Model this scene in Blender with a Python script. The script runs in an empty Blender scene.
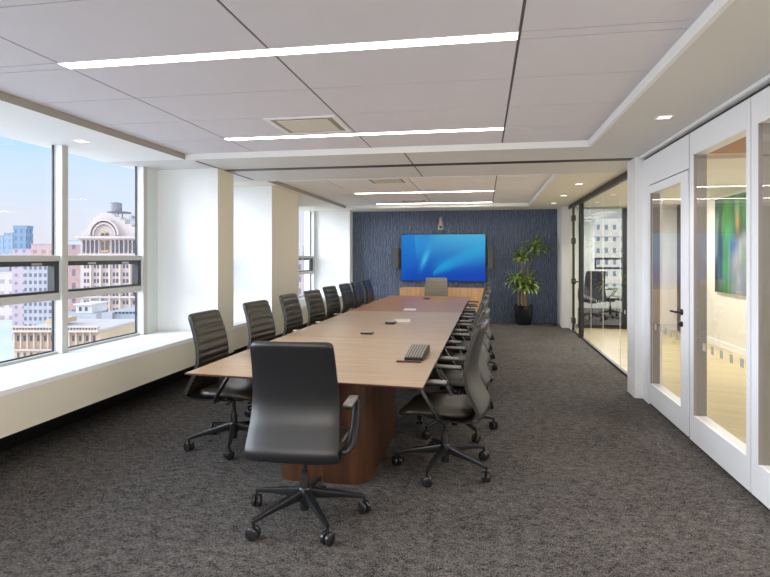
import bpy, bmesh, math, random
from mathutils import Vector, Matrix
random.seed(7)
S = bpy.context.scene
C = S.collection
PI = math.pi
H = 1.55                     # eye height
YAW = math.atan(99/561.)
# ------------------------------------------------------------------ materials
def srgb(r, g, b):
    f = lambda c: (c/255/12.92) if c/255 <= .04045 else ((c/255+.055)/1.055)**2.4
    return (f(r), f(g), f(b), 1)
def newmat(name):
    m = bpy.data.materials.new(name); m.use_nodes = True
    nt = m.node_tree
    return m, nt, nt.nodes['Principled BSDF']
def N(nt, t, **kw):
    n = nt.nodes.new(t)
    for k, v in kw.items():
        if k.startswith('i_'):
            key = k[2:]
            key = int(key) if key.isdigit() else key.replace('_', ' ')
            n.inputs[key].default_value = v
        else: setattr(n, k, v)
    return n
def mat(name, col, rough=.5, metal=0, spec=.5, emis=None, estr=0, noise=0, nscale=8, bump=0, bscale=200, coat=0, sheen=0):
    m, nt, p = newmat(name)
    p.inputs['Base Color'].default_value = col
    p.inputs['Roughness'].default_value = rough
    p.inputs['Metallic'].default_value = metal
    p.inputs['Specular IOR Level'].default_value = spec
    p.inputs['Coat Weight'].default_value = coat
    p.inputs['Sheen Weight'].default_value = sheen
    if emis: p.inputs['Emission Color'].default_value = emis; p.inputs['Emission Strength'].default_value = estr
    tc = N(nt, 'ShaderNodeTexCoord')
    n = N(nt, 'ShaderNodeTexNoise', i_Scale=nscale, i_Detail=3.0)
    nt.links.new(tc.outputs['Object'], n.inputs['Vector'])
    mx = N(nt, 'ShaderNodeMix', data_type='RGBA', blend_type='MULTIPLY'); mx.inputs[0].default_value = 1
    mr = N(nt, 'ShaderNodeMapRange'); mr.inputs[3].default_value = 1-max(noise, .02); mr.inputs[4].default_value = 1+max(noise, .02)
    nt.links.new(n.outputs['Fac'], mr.inputs[0])
    mx.inputs[6].default_value = col
    nt.links.new(mr.outputs[0], mx.inputs[7])
    nt.links.new(mx.outputs[2], p.inputs['Base Color'])
    if bump:
        n2 = N(nt, 'ShaderNodeTexNoise', i_Scale=bscale, i_Detail=2.0)
        nt.links.new(tc.outputs['Object'], n2.inputs['Vector'])
        b = N(nt, 'ShaderNodeBump', i_Strength=bump, i_Distance=.003)
        nt.links.new(n2.outputs['Fac'], b.inputs['Height']); nt.links.new(b.outputs[0], p.inputs['Normal'])
    return m
M = {}
M['white'] = mat('white_paint', (.80, .80, .79, 1), .55, bump=.05)
M['pier'] = mat('bright_white_paint', (.82, .83, .83, 1), .6)
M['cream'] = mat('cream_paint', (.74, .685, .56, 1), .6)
M['lobbycream'] = mat('lobby_cream_paint', (.78, .75, .67, 1), .6)
M['soffit'] = mat('soffit_paint', (.69, .675, .655, 1), .6)
M['soffitlit'] = mat('soffit_lit', (.84, .79, .68, 1), .6)  # soffit copy with the warm light of the far bay in its colour
M['tilelit'] = mat('ceiling_tile_lit', (.86, .82, .79, 1), .75)  # same tiles, paler: brightness of the far bay put into the colour
M['seam'] = mat('panel_seam', (.10, .105, .13, 1), .5)
M['taupe'] = mat('taupe_edge', (.34, .31, .26, 1), .6)
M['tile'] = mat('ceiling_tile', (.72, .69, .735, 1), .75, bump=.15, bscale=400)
M['joint'] = mat('dark_joint', (.15, .14, .145, 1), .8)
M['black'] = mat('black_metal', (.012, .012, .013, 1), .4)
M['track'] = mat('track_dark', (.03, .026, .025, 1), .5)
M['trimwhite'] = mat('trim_white', (.86, .86, .86, 1), .5)
M['frame'] = mat('panel_frame_white', (.86, .87, .90, 1), .4)
M['reveal'] = mat('shaded_reveal', (.225, .205, .19, 1), .5)  # darkened frame colour: shade inside the reveals is painted in
M['mull'] = mat('window_aluminium', (.46, .44, .40, 1), .4)
M['mullw'] = mat('window_frame_white', (.80, .81, .84, 1), .4)
M['sash'] = mat('dark_sash', (.035, .033, .036, 1), .4)
M['leather'] = mat('dark_leather', (.026, .020, .012, 1), .34, noise=.12, nscale=30, spec=.6)
M['shell'] = mat('charcoal_shell', (.012, .012, .014, 1), .36, noise=.1, nscale=12, spec=.7)
M['chairmetal'] = mat('chair_charcoal_metal', (.05, .052, .056, 1), .28, metal=.7)
M['armtop'] = mat('arm_pad_grey', (.30, .28, .25, 1), .3, metal=.3)
M['rubber'] = mat('caster_black', (.02, .02, .022, 1), .25)
M['steel'] = mat('brushed_steel', (.45, .43, .40, 1), .35, metal=.8)
M['speaker'] = mat('speaker_grey', (.10, .097, .09, 1), .6)
M['tvbezel'] = mat('tv_bezel', (.02, .025, .04, 1), .3)
M['light'] = mat('light_diffuser', (.9, .9, .9, 1), .5, emis=(1, .95, .86, 1), estr=12)
M['lightfar'] = mat('light_diffuser_far', (.9, .9, .9, 1), .5, emis=(1, .94, .82, 1), estr=18)
M['spot'] = mat('downlight_lens', (.9, .9, .9, 1), .5, emis=(1, .95, .88, 1), estr=2.5)
M['pot'] = mat('black_pot', (.012, .012, .016, 1), .22)
M['cane'] = mat('cane_bark', (.30, .20, .12, 1), .8, noise=.4, nscale=40)
M['soil'] = mat('soil', (.03, .02, .015, 1), .95, noise=.5, nscale=60)
M['paper'] = mat('paper_white', (.75, .73, .68, 1), .6)
M['keys'] = mat('keys_grey', (.36, .33, .28, 1), .4)
M['terra'] = mat('terracotta_paint', (.42, .20, .11, 1), .7)
M['browndoor'] = mat('dark_brown_door', (.10, .055, .035, 1), .4)
M['decal'] = mat('decal_grey', (.42, .40, .36, 1), .7)
M['vent'] = mat('vent_cream', (.70, .64, .52, 1), .5)
M['greenwall'] = mat('pale_green_wall', (.62, .655, .61, 1), .6)

def glass_mat(name, tint=(1, 1, 1, 1), refl=.05, scale=.9):
    m = bpy.data.materials.new(name); m.use_nodes = True; nt = m.node_tree; nt.nodes.clear()
    o = N(nt, 'ShaderNodeOutputMaterial'); mx = N(nt, 'ShaderNodeMixShader')
    t = N(nt, 'ShaderNodeBsdfTransparent'); t.inputs[0].default_value = tint
    g = N(nt, 'ShaderNodeBsdfGlossy'); g.inputs['Roughness'].default_value = .01
    lw = N(nt, 'ShaderNodeLayerWeight'); lw.inputs[0].default_value = .5
    pw = N(nt, 'ShaderNodeMath', operation='POWER'); pw.inputs[1].default_value = 4.0
    ml = N(nt, 'ShaderNodeMath', operation='MULTIPLY_ADD'); ml.inputs[1].default_value = scale; ml.inputs[2].default_value = refl
    nt.links.new(lw.outputs['Facing'], pw.inputs[0]); nt.links.new(pw.outputs[0], ml.inputs[0])
    nt.links.new(ml.outputs[0], mx.inputs[0]); nt.links.new(t.outputs[0], mx.inputs[1]); nt.links.new(g.outputs[0], mx.inputs[2])
    nt.links.new(mx.outputs[0], o.inputs[0])
    return m
M['glass'] = glass_mat('clear_glass', (.97, .98, .98, 1), .10, .7)
M['winglass'] = glass_mat('window_glass', (1, 1, 1, 1), .02, .4)

def wood_mat(name, c1, c2, rough, scale=(1, 1, 1), coat=0, spec=.5, far=None):
    m, nt, p = newmat(name)
    tc = N(nt, 'ShaderNodeTexCoord'); mp = N(nt, 'ShaderNodeMapping'); mp.inputs['Scale'].default_value = scale
    nt.links.new(tc.outputs['Object'], mp.inputs[0])
    n = N(nt, 'ShaderNodeTexNoise', i_Scale=1.0, i_Detail=6.0, i_Roughness=.6, i_Distortion=.6)
    nt.links.new(mp.outputs[0], n.inputs['Vector'])
    cr = N(nt, 'ShaderNodeValToRGB'); cr.color_ramp.elements[0].position = .3; cr.color_ramp.elements[1].position = .7
    cr.color_ramp.elements[0].color = c1; cr.color_ramp.elements[1].color = c2
    nt.links.new(n.outputs['Fac'], cr.inputs[0])
    out = cr.outputs[0]
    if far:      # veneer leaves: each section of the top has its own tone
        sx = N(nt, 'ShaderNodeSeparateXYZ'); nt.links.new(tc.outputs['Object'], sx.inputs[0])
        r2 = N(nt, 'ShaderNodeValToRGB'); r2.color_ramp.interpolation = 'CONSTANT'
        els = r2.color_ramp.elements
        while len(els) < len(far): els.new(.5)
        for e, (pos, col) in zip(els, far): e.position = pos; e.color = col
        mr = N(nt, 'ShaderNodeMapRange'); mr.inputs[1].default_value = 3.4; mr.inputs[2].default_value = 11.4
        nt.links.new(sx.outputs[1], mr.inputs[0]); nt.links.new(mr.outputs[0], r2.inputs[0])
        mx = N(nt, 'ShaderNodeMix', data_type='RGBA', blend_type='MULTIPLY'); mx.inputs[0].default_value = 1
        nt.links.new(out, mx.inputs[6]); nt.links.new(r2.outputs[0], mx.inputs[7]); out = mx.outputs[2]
    nt.links.new(out, p.inputs['Base Color'])
    p.inputs['Roughness'].default_value = rough; p.inputs['Coat Weight'].default_value = coat; p.inputs['Specular IOR Level'].default_value = spec
    p.inputs['Coat Roughness'].default_value = .25
    return m
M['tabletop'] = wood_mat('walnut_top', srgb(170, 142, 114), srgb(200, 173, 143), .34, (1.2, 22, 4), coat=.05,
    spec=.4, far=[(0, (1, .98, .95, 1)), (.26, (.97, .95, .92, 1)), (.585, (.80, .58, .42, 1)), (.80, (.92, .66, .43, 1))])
M['tableedge'] = mat('walnut_edge', srgb(70, 34, 22), .35)
M['walnut'] = wood_mat('walnut_dark', srgb(52, 30, 18), srgb(92, 56, 34), .4, (14, 14, 1.0))
M['orangewood'] = wood_mat('orange_wood', srgb(196, 146, 100), srgb(226, 182, 134), .4, (12, 12, 1.2))

# carpet: woven loop pile
def carpet():
    m, nt, p = newmat('woven_carpet')
    tc = N(nt, 'ShaderNodeTexCoord')
    def noise(sc, detail=2, scale=1.0):
        mp = N(nt, 'ShaderNodeMapping'); mp.inputs['Scale'].default_value = sc
        nt.links.new(tc.outputs['Object'], mp.inputs[0])
        n = N(nt, 'ShaderNodeTexNoise', i_Scale=scale, i_Detail=float(detail), i_Roughness=.7)
        nt.links.new(mp.outputs[0], n.inputs['Vector']); return n
    a = noise((40, 150, 1)); b = noise((160, 46, 1)); c = noise((1.3, 1.3, 1), 3); d = noise((14, 20, 1), 3)
    ad = N(nt, 'ShaderNodeMath', operation='MAXIMUM'); nt.links.new(a.outputs[0], ad.inputs[0]); nt.links.new(b.outputs[0], ad.inputs[1])
    ad2 = N(nt, 'ShaderNodeMath', operation='MULTIPLY_ADD'); nt.links.new(d.outputs[0], ad2.inputs[0]); ad2.inputs[1].default_value = .35; nt.links.new(ad.outputs[0], ad2.inputs[2])
    ad3 = N(nt, 'ShaderNodeMath', operation='MULTIPLY_ADD'); nt.links.new(c.outputs[0], ad3.inputs[0]); ad3.inputs[1].default_value = .12; nt.links.new(ad2.outputs[0], ad3.inputs[2])
    cr = N(nt, 'ShaderNodeValToRGB'); e = cr.color_ramp.elements
    e[0].position = .65; e[0].color = (.007, .0065, .0065, 1); e[1].position = .96; e[1].color = (.215, .198, .185, 1)
    nt.links.new(ad3.outputs[0], cr.inputs[0]); nt.links.new(cr.outputs[0], p.inputs['Base Color'])
    p.inputs['Roughness'].default_value = .95; p.inputs['Specular IOR Level'].default_value = .15
    bp = N(nt, 'ShaderNodeBump', i_Strength=.6, i_Distance=.004); nt.links.new(ad.outputs[0], bp.inputs['Height']); nt.links.new(bp.outputs[0], p.inputs['Normal'])
    return m
M['carpet'] = carpet()
def woodfloor():
    m, nt, p = newmat('light_oak_planks')
    tc = N(nt, 'ShaderNodeTexCoord')
    br = N(nt, 'ShaderNodeTexBrick'); br.inputs['Scale'].default_value = 1.0
    br.inputs['Brick Width'].default_value = 1.1; br.inputs['Row Height'].default_value = .13; br.inputs['Mortar Size'].default_value = .002
    br.inputs['Color1'].default_value = (.52, .42, .22, 1); br.inputs['Color2'].default_value = (.62, .51, .29, 1); br.inputs['Mortar'].default_value = (.38, .26, .14, 1)
    mp = N(nt, 'ShaderNodeMapping'); mp.inputs['Rotation'].default_value = (0, 0, .35)
    nt.links.new(tc.outputs['Object'], mp.inputs[0]); nt.links.new(mp.outputs[0], br.inputs[0])
    nt.links.new(br.outputs['Color'], p.inputs['Base Color']); p.inputs['Roughness'].default_value = .3
    return m
M['oak'] = woodfloor()
def bluewall():
    m, nt, p = newmat('ribbed_blue_wallcovering')
    tc = N(nt, 'ShaderNodeTexCoord')
    mp = N(nt, 'ShaderNodeMapping'); mp.inputs['Scale'].default_value = (1, 1, .28)
    nt.links.new(tc.outputs['Object'], mp.inputs[0])
    w = N(nt, 'ShaderNodeTexWave', wave_type='BANDS', bands_direction='X', i_Scale=7.5, i_Distortion=7.0, i_Detail=2.0)
    w.inputs['Detail Scale'].default_value = 3.0
    nt.links.new(mp.outputs[0], w.inputs[0])
    cr = N(nt, 'ShaderNodeValToRGB'); e = cr.color_ramp.elements
    e[0].position = .1; e[0].color = (.072, .094, .155, 1); e[1].position = .6; e[1].color = (.110, .145, .230, 1)
    x = e.new(.95); x.color = (.15, .19, .27, 1)
    nt.links.new(w.outputs['Fac'], cr.inputs[0]); nt.links.new(cr.outputs[0], p.inputs['Base Color'])
    b = N(nt, 'ShaderNodeBump', i_Strength=.8, i_Distance=.02); nt.links.new(w.outputs['Fac'], b.inputs['Height']); nt.links.new(b.outputs[0], p.inputs['Normal'])
    p.inputs['Roughness'].default_value = .5
    return m
M['bluewall'] = bluewall()
def vcol_mat(name, emis=0, rough=.5):
    m, nt, p = newmat(name)
    a = N(nt, 'ShaderNodeVertexColor'); a.layer_name = 'Col'
    nt.links.new(a.outputs[0], p.inputs['Base Color']); p.inputs['Roughness'].default_value = rough
    if emis:
        nt.links.new(a.outputs[0], p.inputs['Emission Color']); p.inputs['Emission Strength'].default_value = emis
        p.inputs['Specular IOR Level'].default_value = .2
        k = N(nt, 'ShaderNodeMix', data_type='RGBA', blend_type='MULTIPLY'); k.inputs[0].default_value = 1
        nt.links.new(a.outputs[0], k.inputs[6]); k.inputs[7].default_value = (.12, .12, .12, 1); nt.links.new(k.outputs[2], p.inputs['Base Color'])
    return m
M['screen'] = vcol_mat('screen_picture', .85, .4)
M['paint'] = vcol_mat('abstract_canvas', 0, .7)
def leafmat():
    m, nt, p = newmat('striped_leaf')
    tc = N(nt, 'ShaderNodeTexCoord')
    n = N(nt, 'ShaderNodeTexNoise', i_Scale=9.0, i_Detail=2.0); nt.links.new(tc.outputs['Object'], n.inputs['Vector'])
    cr = N(nt, 'ShaderNodeValToRGB'); e = cr.color_ramp.elements
    e[0].position = .38; e[0].color = srgb(52, 88, 34); e[1].position = .62; e[1].color = srgb(176, 196, 112)
    nt.links.new(n.outputs['Fac'], cr.inputs[0]); nt.links.new(cr.outputs[0], p.inputs['Base Color'])
    p.inputs['Roughness'].default_value = .4
    return m
M['leaf'] = leafmat()
def facade(name, wall, win, wx, wz, fx=.45, fz=.55, ox=0., oz=0., rough=.8):
    m, nt, p = newmat(name)
    tc = N(nt, 'ShaderNodeTexCoord'); sx = N(nt, 'ShaderNodeSeparateXYZ'); nt.links.new(tc.outputs['Object'], sx.inputs[0])
    def pulse(o, per, duty, off):
        a = N(nt, 'ShaderNodeMath', operation='MULTIPLY_ADD'); a.inputs[1].default_value = 1/per; a.inputs[2].default_value = off+100.
        nt.links.new(o, a.inputs[0]); f = N(nt, 'ShaderNodeMath', operation='FRACT'); nt.links.new(a.outputs[0], f.inputs[0])
        l = N(nt, 'ShaderNodeMath', operation='LESS_THAN'); l.inputs[1].default_value = duty; nt.links.new(f.outputs[0], l.inputs[0]); return l.outputs[0]
    s = N(nt, 'ShaderNodeMath', operation='ADD'); nt.links.new(sx.outputs[0], s.inputs[0]); nt.links.new(sx.outputs[1], s.inputs[1])
    mu = N(nt, 'ShaderNodeMath', operation='MULTIPLY'); nt.links.new(pulse(s.outputs[0], wx, fx, ox), mu.inputs[0]); nt.links.new(pulse(sx.outputs[2], wz, fz, oz), mu.inputs[1])
    mx = N(nt, 'ShaderNodeMix', data_type='RGBA'); nt.links.new(mu.outputs[0], mx.inputs[0]); mx.inputs[6].default_value = wall; mx.inputs[7].default_value = win
    n = N(nt, 'ShaderNodeTexNoise', i_Scale=.8, i_Detail=4.0); nt.links.new(tc.outputs['Object'], n.inputs['Vector'])
    mr = N(nt, 'ShaderNodeMapRange'); mr.inputs[3].default_value = .75; mr.inputs[4].default_value = 1.25; nt.links.new(n.outputs['Fac'], mr.inputs[0])
    m2 = N(nt, 'ShaderNodeMix', data_type='RGBA', blend_type='MULTIPLY'); m2.inputs[0].default_value = 1
    nt.links.new(mx.outputs[2], m2.inputs[6]); nt.links.new(mr.outputs[0], m2.inputs[7])
    nt.links.new(m2.outputs[2], p.inputs['Base Color']); p.inputs['Roughness'].default_value = rough
    return m
# ------------------------------------------------------------------ helpers
class MB:
    def __init__(s): s.bm = bmesh.new()
    def box(s, x0, x1, y0, y1, z0, z1, bev=0, seg=2, mi=0):
        vs = [s.bm.verts.new(p) for p in [(x0,y0,z0),(x1,y0,z0),(x1,y1,z0),(x0,y1,z0),(x0,y0,z1),(x1,y0,z1),(x1,y1,z1),(x0,y1,z1)]]
        fs = [s.bm.faces.new([vs[i] for i in f]) for f in [(3,2,1,0),(4,5,6,7),(0,1,5,4),(1,2,6,5),(2,3,7,6),(3,0,4,7)]]
        for f in fs: f.material_index = mi
        if bev:
            es = list({e for f in fs for e in f.edges})
            r = bmesh.ops.bevel(s.bm, geom=es, offset=bev, segments=seg, affect='EDGES', profile=.5)
            for f in r['faces']: f.material_index = mi
        return s
    def quad(s, a, b, c, d, mi=0):
        f = s.bm.faces.new([s.bm.verts.new(p) for p in (a, b, c, d)]); f.material_index = mi; return s
    def prism(s, pts, z0, z1, ax='z', inset=0, mi=0):
        # pts: outline in the plane; extruded along ax between z0 and z1
        def P(p, t):
            return {'z': (p[0], p[1], t), 'y': (p[0], t, p[1]), 'x': (t, p[0], p[1])}[ax]
        cx = sum(p[0] for p in pts)/len(pts); cy = sum(p[1] for p in pts)/len(pts)
        a = [s.bm.verts.new(P(p, z0)) for p in pts]; b = [s.bm.verts.new(P(p, z1)) for p in pts]
        n = len(pts); fs = [s.bm.faces.new(a[::-1]), s.bm.faces.new(b)]
        for i in range(n): fs.append(s.bm.faces.new([a[i], a[(i+1) % n], b[(i+1) % n], b[i]]))
        for f in fs: f.material_index = mi
        return s
    def tube(s, path, r, n=10, cap=True):
        rs = r if isinstance(r, (list, tuple)) else [r]*len(path)
        rings = []
        for i, p in enumerate(path):
            p = Vector(p)
            d = (Vector(path[min(i+1, len(path)-1)])-Vector(path[max(i-1, 0)])).normalized()
            u = d.cross(Vector((0, 0, 1))) if abs(d.z) < .95 else d.cross(Vector((1, 0, 0)))
            u.normalize(); v = d.cross(u)
            rings.append([s.bm.verts.new(p+(u*math.cos(2*PI*k/n)+v*math.sin(2*PI*k/n))*rs[i]) for k in range(n)])
        for a, b in zip(rings, rings[1:]):
            for k in range(n): s.bm.faces.new([a[k], a[(k+1) % n], b[(k+1) % n], b[k]])
        if cap: s.bm.faces.new(rings[0][::-1]); s.bm.faces.new(rings[-1])
        return s
    def bar(s, path, w, t, side=(1, 0, 0)):
        # flat bar: width w along 'side', thickness t (lists allowed)
        ws = w if isinstance(w, (list, tuple)) else [w]*len(path)
        ts = t if isinstance(t, (list, tuple)) else [t]*len(path)
        rings = []
        for i, p in enumerate(path):
            p = Vector(p); d = (Vector(path[min(i+1, len(path)-1)])-Vector(path[max(i-1, 0)])).normalized()
            u = Vector(side).normalized(); v = d.cross(u).normalized(); u = v.cross(d).normalized()
            W = ws[i]/2; T = ts[i]/2; k = .6
            prof = [(-W, -T*k), (-W*.85, -T), (W*.85, -T), (W, -T*k), (W, T*k), (W*.85, T), (-W*.85, T), (-W, T*k)]
            rings.append([s.bm.verts.new(p+u*a+v*b) for a, b in prof])
        n = 8
        for a, b in zip(rings, rings[1:]):
            for k in range(n): s.bm.faces.new([a[k], a[(k+1) % n], b[(k+1) % n], b[k]])
        s.bm.faces.new(rings[0][::-1]); s.bm.faces.new(rings[-1]); return s
    def lathe(s, prof, n=20, c=(0, 0, 0), axis='z'):
        rings = []
        for r, z in prof:
            ring = []
            for k in range(n):
                a = 2*PI*k/n; x, y = r*math.cos(a), r*math.sin(a)
                q = (x, y, z) if axis == 'z' else ((z, x, y) if axis == 'x' else (x, z, y))
                ring.append(s.bm.verts.new(Vector(q)+Vector(c)))
            rings.append(ring)
        for a, b in zip(rings, rings[1:]):
            for k in range(n): s.bm.faces.new([a[k], a[(k+1) % n], b[(k+1) % n], b[k]])
        s.bm.faces.new(rings[0][::-1]); s.bm.faces.new(rings[-1]); return s
    def build(s, name, m, parent=None, smooth=False, sub=0, angle=40):
        bmesh.ops.remove_doubles(s.bm, verts=s.bm.verts, dist=1e-6)
        bmesh.ops.recalc_face_normals(s.bm, faces=s.bm.faces)
        me = bpy.data.meshes.new(name); s.bm.to_mesh(me); s.bm.free()
        for x in (m if isinstance(m, (list, tuple)) else [m]): me.materials.append(x)
        if smooth:
            for f in me.polygons: f.use_smooth = True
            me.set_sharp_from_angle(angle=math.radians(angle))
        o = bpy.data.objects.new(name, me); C.objects.link(o)
        if parent: o.parent = parent
        if sub:
            mo = o.modifiers.new('Subdivision', 'SUBSURF'); mo.levels = sub; mo.render_levels = sub
        return o
def tag(o, label, cat, group=None, kind=None):
    o['label'] = label; o['category'] = cat
    if group: o['group'] = group
    if kind: o['kind'] = kind
    return o
def thing(name, label, cat, loc=(0, 0, 0), rz=0, group=None):
    o = bpy.data.objects.new(name, None); C.objects.link(o); o.location = loc; o.rotation_euler = (0, 0, rz)
    o.empty_display_size = .1
    return tag(o, label, cat, group)
def struct(o, label=None):
    o['kind'] = 'structure'
    if label: o['label'] = label
    return o
def copy_tree(o, parent=None):
    c = o.copy(); C.objects.link(c)
    if parent: c.parent = parent
    for ch in list(o.children): copy_tree(ch, c)
    return c
# ================================================================== ROOM SHELL
ZS, ZT = 2.63, 2.69          # soffit and tile heights
XL, XR, XF = -3.21, 1.70, 1.82
YB = 13.40
# floor
struct(MB().box(-4.3, 1.80, -2.1, 13.6, -.12, 0).build('floor', M['carpet']), 'dark grey woven carpet floor')
# ceiling: tile field boards in the two recesses (pattern of one surface)
def tiles(y0, y1, ybreaks, xb, skip, x0, x1):
    mb = MB(); g = .011
    xs = [x0]+xb+[x1]; ys = [y0]+ybreaks+[y1]
    for xa, xc in zip(xs, xs[1:]):
        for ya, yc in zip(ys, ys[1:]):
            if any(abs(ya-a) < .02 and xa > -2.55 and xc < .3 for a, b in skip) and yc-ya < .2: continue
            ga = .008 if xa != x0 else 0; gc = .008 if xc != x1 else 0
            mb.box(xa+ga, xc-gc, ya+g/2, yc-g/2, ZT, ZT+.005)
    mb.box(x0, x1, y0, y1, ZT+.005, ZT+.03, mi=1)
    return mb
near_y = [-.92, -.21, .51, .72+.10, 1.53, 2.23, 2.93, 3.03, 3.68, 4.38, 5.08, 5.18]
near_y = [-.63, .07, .78, .88, 1.53, 2.23, 2.93, 3.03, 3.68, 4.38, 5.08, 5.18]
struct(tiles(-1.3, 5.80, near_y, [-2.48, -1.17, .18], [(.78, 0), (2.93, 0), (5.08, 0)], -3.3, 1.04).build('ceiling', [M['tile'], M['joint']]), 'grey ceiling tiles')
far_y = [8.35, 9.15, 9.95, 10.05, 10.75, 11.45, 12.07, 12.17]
struct(tiles(7.66, 12.40, far_y, [-2.34, -1.10, .18], [(9.95, 0), (12.07, 0)], -3.1, .97).build('ceiling', [M['tilelit'], M['joint']]), 'grey ceiling tiles of the far bay')
# lowered plaster border round the recesses
mb = MB()
Z2 = 2.80
mb.box(-4.30, -3.30, -2.1, 5.80, ZS, Z2).box(1.04, 1.90, -2.1, 5.80, ZS, Z2).box(-3.30, 1.04, -2.1, -1.3, ZS, Z2)
mb.box(-4.30, 1.90, 5.80, 6.56, ZS, Z2).box(-4.30, 1.90, 6.70, 7.66, ZS, Z2)
mb.box(-4.30, -3.10, 7.66, 12.40, ZS, Z2).box(.97, 1.90, 7.66, 12.40, ZS, Z2).box(-4.30, 1.90, 12.40, 13.6, ZS, Z2)
o = mb.build('ceiling', [M['soffit'], M['trimwhite'], M['soffitlit']])
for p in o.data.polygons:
    if p.center.x < -3.1 and p.center.y < 5.8: p.material_index = 1  # whiter material imitates window light on the left border
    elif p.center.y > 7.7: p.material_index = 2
struct(o, 'lowered plaster ceiling border')
struct(MB().box(-4.4, 8.0, -2.2, 18.2, 2.82, 2.95).build('ceiling', M['soffit']), 'slab')
struct(MB().box(-3.2, 1.64, 6.562, 6.698, ZS-.004, ZS+.05).build('trim_1', M['track']), 'black folding-wall track')
# bright edge angles of the recess
e = .012
for nm, (x0, x1, y0, y1) in {'trim_2': (-3.3, 1.04, -1.3, 5.80), 'trim_3': (-3.1, .97, 7.66, 12.40)}.items():
    mb = MB()
    mb.box(x0, x0+e, y0, y1, ZS-.004, ZT).box(x1-e*2.5, x1, y0, y1, ZS-.004, ZT)
    mb.box(x0, x1, y0, y0+e, ZS-.004, ZT).box(x0, x1, y1-e, y1, ZS-.004, ZT)
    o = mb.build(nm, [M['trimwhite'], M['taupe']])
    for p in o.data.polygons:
        if p.center.x < x0+.05 and p.normal.x > .5: p.material_index = 1  # left face coloured taupe to stand in for its shade
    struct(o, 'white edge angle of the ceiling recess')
struct(MB().box(-3.24, -3.205, 5.92, 7.5, ZS-.003, ZS+.02).build('trim_4', M['track']), 'dark slot in the ceiling border')
struct(MB().box(-.83, -.815, 5.82, 7.6, ZS-.002, ZS+.01).build('trim_5', M['joint']), 'joint in the ceiling border')

# back wall
struct(MB().box(-3.3, 1.70, YB, YB+.15, 0, 2.75).build('wall_back', M['bluewall']), 'ribbed slate blue wall')
struct(MB().box(-3.15, 1.62, YB-.012, YB, 0, .09).build('baseboard_back', M['bluewall']), 'dark blue baseboard')
struct(MB().box(-4.3, -3.17, 13.10, 13.60, 0, 2.75).build('wall_back_left', M['pier']), 'white wall return')
struct(MB().box(1.66, 1.90, 12.58, 13.60, 0, 2.75).build('wall_back_right', M['white']), 'white column by the plant')
# behind camera
struct(MB().box(-4.4, 4.1, -2.25, -2.1, 0, 2.8).build('wall_front', M['cream']), 'wall')
# left: piers
mb = MB()
mb.prism([(-4.3, 6.45), (-3.36, 6.45), (-3.34, 6.42), (-3.215, 6.42), (-3.215, 6.86), (-4.3, 6.86)], .30, 2.75)
mb.box(-4.3, -3.215, 8.20, 9.47, .30, 2.75)
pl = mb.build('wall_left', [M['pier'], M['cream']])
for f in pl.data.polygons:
    if f.normal.x > .9: f.material_index = 1  # cream on the room-facing faces stands in for warm room light
struct(pl, 'window piers')
# wall strip between the last window jamb and the first pier, and above/below glass
mb = MB().box(-4.14, -4.04, 6.205, 6.45, .60, 2.75).box(-4.3, -4.15, -2.1, 13.4, -.1, .56)
mb.box(-4.14, -4.04, 9.47, 11.80, .6, 2.75)
struct(mb.build('wall_left_outer', M['greenwall']), 'outer wall')
# sill cabinet: ledge and front panel
for i, (y0, y1) in enumerate([(-2.1, 6.42), (6.86, 8.20), (9.47, 13.10)]):
    struct(MB().prism([(-4.15, .56), (XL, .60), (XL, .637), (-4.15, .596)], y0, y1, 'y').build('trim_%d' % (6+i), M['trimwhite']), 'white window ledge')
struct(MB().box(-3.24, XL, -2.1, 13.10, .32, .599).build('wall_left_low', M['cream']), 'cream panel under the window ledge')
struct(MB().box(-3.77, -3.75, -2.1, 13.10, 0, .34).build('baseboard_left', M['black']), 'recessed plinth, black for the shade under the panel')  # black stands in for the shade beneath the overhanging panel
struct(MB().box(-3.75, -3.24, -2.1, 13.10, .32, .34).build('trim_9', M['cream']), 'underside')

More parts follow.
